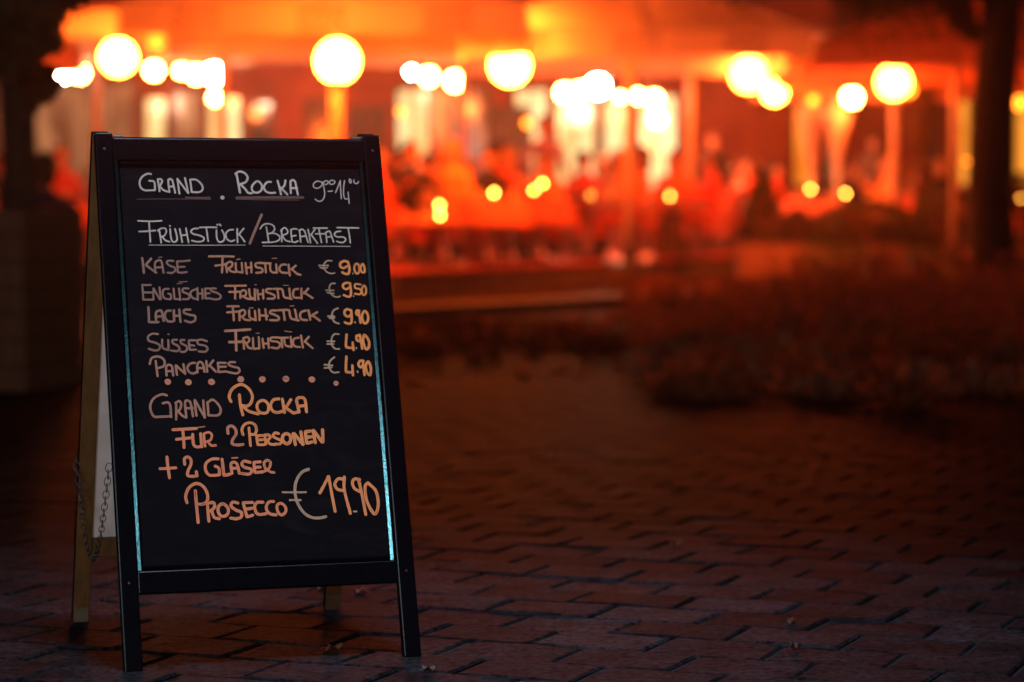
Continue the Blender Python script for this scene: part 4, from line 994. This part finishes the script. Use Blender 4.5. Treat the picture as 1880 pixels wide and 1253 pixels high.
#  px, distance, table height, candles [(px,py)], place words, cloth, seats: list of (angle deg, occupied pose/shirt/hair/style or None)
prs = random.Random(21)
M_plate = mat('white_plate', (.7, .6, .5), .3)
M_drink = mat('drink_glass', (.9, .55, .25), .08, spec=.8)
TABLES = [
 (803, 28.3, .50, [(807, 378), (809, 392)], 'nearest table right of the menu board', 0, [(180, ('sit_b', 'red', 0, 'long')), (72, ('sit_a', 'orange', 2, 'long')), (130, ('sit_c', 'black', 0, 'short'))]),
 (905, 29.4, .74, [(907, 363)], 'second table right of the menu board', 1, [(180, ('sit_a', 'white', 2, 'short')), (90, ('sit_a', 'black', 0, 'short'))]),
 (982, 30.9, .74, [(966, 354), (980, 351), (996, 338)], 'three-candle table in the centre', 1, [(200, ('sit_c', 'red', 0, 'long')), (78, ('sit_b', 'orange', 1, 'short')), (128, ('sit_a', 'pink', 2, 'long'))]),
 (1084, 32.9, .74, [(1084, 363)], 'table left of the bright mast', 0, [(190, ('sit_a', 'black', 0, 'short')), (350, ('sit_b', 'orange', 1, 'long')), (100, ('sit_c', 'red', 0, 'short'))]),
 (1230, 34.0, .74, [(1230, 363)], 'table right of the bright mast', 0, [(180, ('sit_b', 'orange', 2, 'long')), (10, ('sit_a', 'red', 0, 'short')), (85, ('sit_a', 'orange', 1, 'long'))]),
 (1315, 37.2, .74, [], 'table without a candle right of the thin mast', 0, [(180, ('sit_a', 'black', 0, 'short')), (0, ('sit_c', 'red', 1, 'long'))]),
 (1432, 39.2, .74, [], 'table behind the cone-shaped shrub', 0, [(180, ('sit_b', 'white', 1, 'long')), (5, ('sit_a', 'navy', 0, 'short'))]),
 (1487, 38.4, .74, [(1487, 348)], 'table left behind the rounded shrub', 1, [(165, ('sit_a', 'red', 0, 'long')), (90, None)]),
 (1552, 38.6, .74, [(1551, 356)], 'table straight behind the rounded shrub', 1, [(15, ('sit_b', 'orange', 2, 'short')), (90, None)]),
 (1620, 38.9, .74, [], 'table behind the right-hand shrubs', 1, [(170, ('sit_c', 'black', 1, 'long')), (0, ('sit_a', 'pink', 0, 'short'))]),
 (1735, 38.9, .74, [], 'table just left of the right tree trunk', 0, [(180, ('sit_a', 'grey', 1, 'long')), (0, ('sit_b', 'white', 0, 'short')), (90, ('sit_a', 'black', 2, 'long'))]),
 (1880, 38.0, .74, [(1873, 366)], 'table at the right edge of the picture', 0, [(180, ('sit_a', 'red', 1, 'long')), (90, None)]),
 (735, 31.0, .74, [], 'back table half hidden by the menu board', 0, [(0, ('sit_a', 'orange', 1, 'short')), (90, ('sit_b', 'navy', 0, 'long')), (180, ('sit_c', 'red', 0, 'short'))]),
 (860, 34.5, .74, [], 'back table beneath the low amber bulb', 0, [(0, ('sit_b', 'black', 1, 'long')), (180, ('sit_a', 'white', 0, 'short')), (90, ('sit_a', 'red', 2, 'short'))]),
 (1040, 36.5, .74, [], 'back table left of the bright mast', 0, [(0, ('sit_a', 'grey', 2, 'long')), (180, ('sit_b', 'orange', 1, 'short'))]),
 (1180, 38.0, .74, [], 'back table beneath the brightest window', 0, [(0, ('sit_c', 'black', 1, 'long')), (180, ('sit_a', 'red', 0, 'short')), (90, ('sit_a', 'white', 0, 'long'))]),
 (105, 31.8, .74, [], 'left table seen between the tree and the menu board', 1, [(0, ('sit_a', 'navy', 1, 'long')), (180, ('sit_b', 'black', 0, 'short')), (92, ('sit_a', 'red', 2, 'long'))]),
 (150, 34.6, .74, [], 'back table left of the menu board', 0, [(20, ('sit_b', 'orange', 0, 'long')), (170, ('sit_c', 'grey', 1, 'short'))]),
]
SIDE = lambda a: ['right', 'far right', 'far', 'far left', 'left', 'near left', 'near', 'near right'][int(((a + 22.5) % 360) // 45)]
seen = {}
for px, d, h, cs, place, clo, seats in TABLES:
    X, Y = gx(px, d), d
    o = empty('cafe_table', (X, Y, FL), prs.uniform(-.2, .2)); tag(o, 'café table, the ' + place, 'table', 'café tables on the terrace')
    T = TBM[h]
    mesh_obj('table_top', T['top'], o); mesh_obj('column', T['col'], o); mesh_obj('foot', T['base'], o)
    if clo:
        if h not in CLM: CLM[h] = cloth_mesh(h)
        c_ = mesh_obj('tablecloth', CLM[h], None, (X, Y, FL + .002), o.rotation_euler); tag(c_, 'reddish cloth over the ' + place, 'tablecloth', 'tablecloths')
    top = FL + h + (.008 if clo else .001)
    for i, (cx_, cy_) in enumerate(cs):
        dd = d + (-.12, .05, .18)[i] if len(cs) > 1 else d
        zz = gz(cy_, dd); tall = max(0.0, zz - .068 - top)
        if tall < .03: tall = 0.0
        pos = '' if len(cs) == 1 else (('upper', 'lower')[i] if len(cs) == 2 else ('left', 'middle', 'right and highest')[i])
        candle(gx(cx_, dd), dd - (.0 if i != 1 or len(cs) != 2 else .2), top, 'lit candle%s on the %s' % ((', ' + pos + ' one,') if pos else '', place), tall)
    for k in range(2):       # glasses and plates
        a = prs.uniform(0, 6.28); q = Vector((X + .24 * math.cos(a), Y + .24 * math.sin(a), top))
        g = MB(); g.lathe([(.03, 0), (.034, .11), (.032, .11), (.028, .005)], n=10); tag(g.build('drinking_glass', M_drink, None, tuple(q)), ('drinking glass on the ' if k == 0 else 'second drinking glass on the ') + place, 'glass', 'glasses on the tables')
    for a, who in seats:
        t = R(a + prs.uniform(-8, 8)); rr = .62
        cx_, cy_ = X + rr * math.cos(t), Y + rr * math.sin(t)
        rz = t - PI / 2      # chair back points away from the table
        sd = SIDE(a)
        chair(cx_, cy_, FL, rz, 'wicker armchair, %s side, %s' % (sd, place))
        if who:
            pose, sh, hr, st = who
            lab = 'person in %s, seated %s side, %s' % (sh, sd, place)
            person(cx_ - .02 * math.cos(t), cy_ - .02 * math.sin(t), FL - .005, rz, pose, sh, hr, st, lab, sc=prs.uniform(.97, 1.05))
# people on foot and the man at the left
person(gx(1000, 32.6), 32.6, FL, .3, 'stand', 'lilac', 0, 'short', 'person in a lilac top standing between the tables at the centre', 'people on foot')
person(gx(1310, 39.6), 39.6, FL, -.5, 'stand', 'black', 1, 'short', 'person in black standing before the dark red wall', 'people on foot')
person(gx(1600, 40.2), 40.2, FL, .4, 'stand', 'grey', 0, 'short', 'person in grey standing before the right part of the building', 'people on foot')
person(gx(84, 18.6), 18.6, -.0, PI + .15, 'sit_b', 'navy', 0, 'short', 'dark-haired person in navy seated with back to us beside the left tree', 'people seated at the left', sc=.95)
chair(gx(84, 18.6), 18.64, 0.0, PI + .15, 'wicker armchair under the person in navy at the left')
# dark menu box / stand by the terrace edge
M_box = mat('dark_box', (.05, .02, .015), .7)
b = MB(); b.bbox(-.16, .16, -.02, .02, .12, .62, .008); o = empty('small_sign', (gx(1229, 33.2), 32.9, FL)); tag(o, 'small dark square board standing on the terrace below the right-hand candle', 'sign')
b.build('panel', M_box, o)
for s in (-1, 1):
    b = MB(); b.tube([(s * .12, 0, .13), (s * .13, .02, 0)], .01, 6); b.build('leg', M_metal, o)

# ------------------------------------------------------------------ plants
def leafmat(n, c, c2):
    m = mat(n, c, .6, nscale=3, col2=c2)
    return m
M_ever = leafmat('evergreen_leaf', (.05, .06, .03), (.025, .03, .016))
M_vine = leafmat('vine_leaf', (.10, .07, .025), (.04, .03, .015))
M_tree = leafmat('tree_leaf', (.07, .06, .025), (.03, .028, .014))
M_bark = mat('tree_bark', (.05, .036, .03), .9, noise_amt=.6, nscale=14, bump=.9, bscale=22)
M_stem = mat('stem_brown', (.30, .12, .06), .8)
M_dry = fabric('dry_red_grass', (.34, .125, .06), .5)
def leaf_cloud(m, rng, n, fn, s0, s1, mi=0):
    for _ in range(n):
        p, out = fn(rng)
        s = rng.uniform(s0, s1)
        a = Vector((rng.gauss(0, 1), rng.gauss(0, 1), rng.gauss(0, 1))).normalized(); a = (a + out * .6).normalized()
        b = a.orthogonal().normalized(); b = (Matrix.Rotation(rng.uniform(0, 6.28), 3, a) @ b); c = a.cross(b)
        p = Vector(p)
        m.add([p - b * s, p + c * s * .42, p + b * s, p - c * s * .42 + a * s * .2], [(0, 1, 2), (0, 2, 3)], mi)
M_plant_tan = mat('tan_planter', (.40, .25, .16), .75, noise_amt=.35, nscale=4)
M_plant_green = mat('green_planter', (.24, .26, .12), .75, noise_amt=.35, nscale=4)
M_soil = mat('soil', (.03, .02, .015), .95)
def planter(px0, px1, py0, d, dp, m, label):
    x0, x1 = gx(px0, d), gx(px1, d); h = gz(py0, d)
    o = empty('planter', ((x0 + x1) / 2, d, 0)); tag(o, label, 'planter', 'box planters before the terrace')
    w_ = (x1 - x0) / 2; n = 4; g = h / n
    for k in range(n):
        b = MB(); b.box(-w_, w_, 0, .03, k * g + .004, (k + 1) * g - .004); b.build('plank', m, o)
        b = MB(); b.box(-w_, w_, dp - .03, dp, k * g + .004, (k + 1) * g - .004); b.build('plank', m, o)
        for s in (-1, 1):
            b = MB(); b.box(min(s * w_, s * (w_ - .03)), max(s * w_, s * (w_ - .03)), .031, dp - .031, k * g + .004, (k + 1) * g - .004); b.build('plank', m, o)
    b = MB(); b.box(-w_ + .031, w_ - .031, .032, dp - .032, .01, h - .04); b.build('soil', M_soil, o)
    return o
planter(1358, 1478, 449, 33.4, .6, M_plant_tan, 'tan wooden box planter at the corner of the terrace, under the cone-shaped shrub')
planter(1482, 1592, 449, 33.2, .6, M_plant_green, 'dull green box planter between two tan ones, under the rounded shrub')
planter(1596, 1668, 449, 33.6, .6, M_plant_tan, 'small tan planter right of the green one')
planter(1672, 1765, 453, 34.0, .6, M_plant_green, 'dark planter nearest the right tree trunk')
def shrub(px, d, z0, h, r, n, fn_prof, label, m=M_ever, s0=.02, s1=.05, seed=1, name='shrub', cat='shrub'):
    rng = random.Random(seed)
    o = empty(name, (gx(px, d), d, z0)); tag(o, label, cat, 'shrubs in the planters')
    b = MB(); b.tube([(0, 0, -.03), (.02, .01, h * .5), (0, 0, h * .85)], [.03, .02, .008], 8); b.build('trunk', M_stem, o)
    def fn(rg):
        t = rg.random(); a = rg.uniform(0, 6.28); rr = fn_prof(t) * r * (1 - .35 * rg.random() ** 2) * (1 + .12 * math.sin(a * 3 + t * 9))
        return (rr * math.cos(a), rr * math.sin(a), .03 + t * h), Vector((math.cos(a), math.sin(a), .3))
    b = MB(); leaf_cloud(b, rng, n, fn, s0, s1); b.build('foliage', m, o)
shrub(1400, 33.7, .48, .90, .34, 2600, lambda t: (1 - t) ** .75 + .04, 'dark cone-shaped evergreen in the corner planter of the terrace', seed=2)
shrub(1590, 33.6, .44, .55, .80, 4200, lambda t: math.sqrt(max(0, 1 - t * t)), 'wide rounded dark shrub in the middle of the planters', seed=3)
shrub(1738, 34.3, .42, .75, .46, 2400, lambda t: math.sqrt(max(0, 1 - (t * 1.3 - .35) ** 2)), 'bushy dark shrub against the left side of the right tree trunk', seed=4)
shrub(1462, 34.0, .46, .42, .26, 900, lambda t: math.sqrt(max(0, 1 - t * t)), 'small low shrub beside the cone-shaped evergreen', seed=5, m=M_vine)
shrub(1905, 31.0, .0, 1.3, .6, 2400, lambda t: math.sqrt(max(0, 1 - (t * 1.2 - .3) ** 2)), 'shrub right of the right tree trunk', seed=6)
# climbing plant on a post
rng = random.Random(8)
o = empty('climbing_plant', (gx(1690, 34.6), 34.6, 0)); tag(o, 'loose climbing plant on a post below the right-hand pole lamp', 'plant')
b = MB(); b.tube([(0, 0, 0), (.03, 0, 1.2), (-.02, 0, 2.6)], [.035, .03, .02], 8); b.build('stem', M_stem, o)
def vf(rg):
    t = rg.random() ** .8; a = rg.uniform(0, 6.28); r_ = (.07 + .16 * t + .05 * math.sin(t * 20)) * rg.random() ** .5
    return (r_ * math.cos(a), r_ * math.sin(a), .5 + t * 2.1), Vector((math.cos(a), math.sin(a), 0))
b = MB(); leaf_cloud(b, rng, 1500, vf, .025, .06); b.build('foliage', M_vine, o)
# trees
def tree(x, y, z0, r0, H, label, seed, limbs, crown_n, crown_fn, s0, s1, wob=.05):
    rng = random.Random(seed)
    o = empty('tree', (x, y, z0)); tag(o, label, 'tree', 'trees framing the square')
    b = MB(); n = 12; ph = rng.uniform(0, 6)
    pts = [(wob * math.sin(k * .8 + ph), wob * math.cos(k * .6), H * k / n) for k in range(n + 1)]
    b.tube(pts, [r0 * (1.25 if k == 0 else 1.0 - .35 * k / n) for k in range(n + 1)], 16); b.build('trunk', M_bark, o, smooth=True)
    for L in limbs:
        b = MB(); b.tube(L[0], L[1], 8); b.build('branch', M_bark, o, smooth=True)
    b = MB(); leaf_cloud(b, rng, crown_n, crown_fn, s0, s1); b.build('crown', M_tree, o)
DT = 25.5
XT = gx(1825, DT)
cl = [(Vector((rng.uniform(-2.6, .6) + 0, rng.uniform(-1.2, 1.2), rng.uniform(2.95, 4.6))), rng.uniform(.25, .6)) for _ in range(46)]
cl += [(Vector((gx(px, DT) - XT, 0, gz(py, DT))), rr) for px, py, rr in ((1590, -4, .10), (1575, 14, .09), (1608, -22, .16), (1680, -8, .09), (1672, -30, .18), (1745, 12, .17), (1760, 34, .13), (1748, -20, .25), (1780, 60, .08), (1640, -45, .3), (1710, -40, .28))]
def cf(rg):
    c_, r_ = cl[rg.randrange(len(cl))]
    v = Vector((rg.gauss(0, 1), rg.gauss(0, 1), rg.gauss(0, .7))).normalized() * r_ * rg.random() ** .4
    return c_ + v, v.normalized()
tree(XT, DT, 0, .235, 6.2, 'thick dark tree trunk at the right with leafy branches hanging at the top', 12,
     [([(0, 0, 2.9), (-.5, 0, 3.2), (-1.3, .1, 3.3), (-2.1, .2, 3.15)], [.07, .05, .03, .012]), ([(0, 0, 3.3), (.5, 0, 3.8), (1.2, .1, 4.4)], [.08, .05, .02]), ([(0, 0, 3.6), (-.4, -.2, 4.2), (-1.0, -.3, 4.9)], [.08, .05, .02])],
     9000, cf, .035, .085)
DL = 13.3
XL = gx(30, DL)
cl2 = [(Vector((gx(px, DL) - XL, rng.uniform(-.3, .3), gz(py, DL) - .8)), rr) for px, py, rr in ((40, 20, .17), (80, -5, .17), (60, 50, .13), (92, 30, .09), (12, 60, .12), (110, -30, .2), (0, -20, .2), (160, -60, .15), (30, 110, .12), (72, 95, .11), (96, 75, .07), (55, 150, .11), (25, 180, .09))]
cl2 = cl2 * 5
cl2 += [(Vector((rng.uniform(-1.5, .6), rng.uniform(-1, 1), rng.uniform(1.7, 3.0))), rng.uniform(.15, .4)) for _ in range(30)]
def cf2(rg):
    c_, r_ = cl2[rg.randrange(len(cl2))]
    v = Vector((rg.gauss(0, 1), rg.gauss(0, 1), rg.gauss(0, 1))).normalized() * r_ * rg.random() ** .4
    return c_ + v, v.normalized()
tree(XL, DL, .8, .085, 3.2, 'dark tree at the left edge growing out of a tall wooden planter', 14,
     [([(0, 0, .9), (.12, 0, 1.2), (.26, 0, 1.6)], [.06, .045, .02]), ([(0, 0, 1.1), (-.2, 0, 1.4), (-.5, 0, 1.9)], [.06, .04, .02])],
     11000, cf2, .02, .055, wob=.02)
# tall wooden planter under the left tree: planks round a square box, corner towards us
M_plk = wood('planter_planks', (.12, .052, .03), (.25, .11, .06), .7)
D0 = 12.9
tp = empty('tall_planter', (gx(45, D0), D0, 0), R(72)); tag(tp, 'tall brown wooden planter at the left edge holding the dark tree', 'planter')
nb = 7; hw = .90 / nb
for k in range(nb):
    for (M_, ln, nm) in ((Matrix.Identity(4), .62, 0), (Matrix.Rotation(PI / 2, 4, 'Z'), .62, 1)):
        b = MB()
        if nm == 0: b.bbox(0, ln, 0, .03, k * hw + .003, (k + 1) * hw - .003, .004)
        else: b.bbox(-ln, -.032 + .0, 0, .03, k * hw + .003, (k + 1) * hw - .003, .004)
        if nm == 1:
            b = MB(); b.bbox(0, .03, .032, ln, k * hw + .003, (k + 1) * hw - .003, .004)
        b.build('plank', M_plk, tp)
        b = MB()
        if nm == 0: b.bbox(0.032, ln, ln - .03, ln, k * hw + .003, (k + 1) * hw - .003, .004)
        else: b.bbox(ln - .03, ln, .032, ln - .032, k * hw + .003, (k + 1) * hw - .003, .004)
        b.build('plank', M_plk, tp)
b = MB(); b.box(.033, .585, .033, .585, .02, .84); b.build('soil', M_soil, tp)
# a bench-like low wall left behind the board
b = MB(); b.bbox(-1.1, 1.0, 0, .35, 0, .42, .01); lw = b.build('low_wall', M_kerb, None, (gx(130, 25.2), 25.2, 0)); tag(lw, 'low stone wall at the left behind the menu board', 'wall')

# dry grass and stems in the bed at the right, too many to count
rng = random.Random(31)
bed = MB()
def bed_left(y): return .80 + (y - 12.4) * .035 + .18 * math.sin(y * 1.7)
def blade(x, y, h, wd, lean, mi=0):
    h = min(h, max(.06, .80 - .0236 * y))
    a = rng.uniform(0, 6.28); dx, dy = math.cos(a) * wd, math.sin(a) * wd * .5
    lx, ly = rng.gauss(0, lean), rng.gauss(0, lean)
    bed.add([(x - dx, y - dy, -.01), (x + dx, y + dy, -.01), (x + lx * .4 + dx * .7, y + ly * .4 + dy * .7, h * .6), (x + lx * .4 - dx * .7, y + ly * .4 - dy * .7, h * .6), (x + lx, y + ly, h)],
            [(0, 1, 2, 3), (3, 2, 4)], mi)
for _ in range(17000):
    y = 12.3 + 18 * rng.random() ** 1.15
    x0 = bed_left(y)
    x = x0 + (6.5 + .1 * y) * rng.random() ** 1.1
    dn = noise.noise(Vector((x * 1.9, y * .8, 3)))
    if dn < -.02 and rng.random() < .93: continue
    e = min(1, (x - x0) / .5) * min(1, (y - 12.2) / 2.2)
    h = (.04 + .07 * rng.random() + .12 * max(0, dn) * rng.random() + (.22 * rng.random() if y > 17 else 0)) * (.35 + .65 * e)
    blade(x, y, h, rng.uniform(.005, .014), .06, 0 if rng.random() < .75 else 1)
for _ in range(420):
    y = rng.uniform(16, 29); x = bed_left(y) + 6.5 * rng.random()
    h = min(rng.uniform(.3, .62), max(.10, .84 - .0236 * y)); lx = rng.gauss(0, .08)
    bed.tube([(x, y, 0), (x + lx * .5, y, h * .5), (x + lx, y, h)], [.006, .005, .003], 4, mi=1)
    def tf(rg): return (x + lx * .9 + rg.gauss(0, .05), y + rg.gauss(0, .05), h * rg.uniform(.45, 1.05)), Vector((0, 0, 1))
    leaf_cloud(bed, rng, 14, tf, .015, .04, 0)
def clump(x, y, r, h, n, mi, s0=.03, s1=.065):
    h = min(h, max(.06, .80 - .0236 * y))
    def tf(rg):
        a = rg.uniform(0, 6.28); q = r * math.sqrt(rg.random()); return (x + q * math.cos(a), y + q * math.sin(a), h * rg.random() * (1.1 - .7 * q / r) + .01), Vector((0, -.5, 1))
    leaf_cloud(bed, rng, n, tf, s0, s1, mi)
for _ in range(380):
    y = rng.uniform(16.5, 24); x = bed_left(y) + 1.0 + 5.5 * rng.random(); h = min(.62, 1.05 - .0236 * y) * rng.uniform(.6, 1); lx = rng.gauss(0, .09)
    bed.tube([(x, y, 0), (x + lx * .5, y, h * .5), (x + lx, y, h)], [.008, .006, .004], 4, mi=1)
    def tf(rg): return (x + lx * .95 + rg.gauss(0, .035), y + rg.gauss(0, .035), h * rg.uniform(.6, 1.08)), Vector((0, 0, 1))
    leaf_cloud(bed, rng, 12, tf, .02, .045, 0)
for _ in range(230):
    y = 12.5 + 15 * rng.random() ** 1.5; x = bed_left(y) + 5.5 * rng.random() ** 1.3
    clump(x, y, rng.uniform(.10, .26), rng.uniform(.05, .19) * (1 + (y - 12) * .06), 26, rng.choice((0, 0, 1)))
for px, py in ((1255, 716), (1310, 700), (1640, 738), (1690, 742), (1480, 705), (1290, 560), (1160, 530), (1420, 560), (1500, 560)):
    d = CAM_H * F / (max(py, 600) + 8 - 386.5) if py > 600 else 21
    clump(gx(px, d), d, .16, .22 if py > 600 else .42, 46, 0, .035, .075)
tag(bed.build('dry_grass', [M_dry, M_stem]), 'reddish dry grass and stems in the bed at the right', 'grass', kind='stuff')
# litter of leaves and low tufts on the square between kerb and paving
bed = MB()
for _ in range(5200):
    y = rng.uniform(13.2, 25); x = rng.uniform(-6, 1.6)
    if noise.noise(Vector((x * 1.1, y * .5, 9))) < -.02: continue
    if y > 21.5 + abs(x + 1) * .9: continue
    s = rng.uniform(.015, .045)
    a = rng.uniform(0, 6.28)
    bed.add([(x + s * math.cos(a), y + s * math.sin(a), .002), (x + s * math.cos(a + 2), y + s * math.sin(a + 2), rng.uniform(.004, .035)), (x + s * math.cos(a + 4), y + s * math.sin(a + 4), .004)], [(0, 1, 2)], rng.choice((0, 0, 1)))
tag(bed.build('leaf_litter', [M_dry, M_stem]), 'scattered dry leaves on the dark square before the terrace', 'leaves', kind='stuff')

bed = MB()
M_low = fabric('low_plant_leaf', (.11, .045, .025), .35)
for _ in range(300):
    y = rng.uniform(15.2, 20.5); x = rng.uniform(-1.6, 1.25)
    if noise.noise(Vector((x * 1.6, y * .9, 21))) < -.05: continue
    clump(x, y, rng.uniform(.12, .25), rng.uniform(.05, .13), 16, rng.choice((0, 0, 0, 1)))
tag(bed.build('low_plants', [M_low, M_dry]), 'dark low plants in the strip between paving and terrace', 'plants', kind='stuff')

# ------------------------------------------------------------------ added volume that imitates lens bloom round the lamps
hm = bpy.data.materials.new('bloom_volume'); hm.use_nodes = True
hn = hm.node_tree.nodes; hn.remove(hn['Principled BSDF'])
pv = hn.new('ShaderNodeVolumePrincipled'); pv.inputs['Color'].default_value = (1, .9, .8, 1); pv.inputs['Density'].default_value = .0005; pv.inputs['Anisotropy'].default_value = .94
hm.node_tree.links.new(pv.outputs[0], hn['Material Output'].inputs['Volume'])
b = MB(); b.box(-40, 40, -12, 60, -1.0, 11)
hz = b.build('bloom_box', hm); tag(hz, kind='stuff')
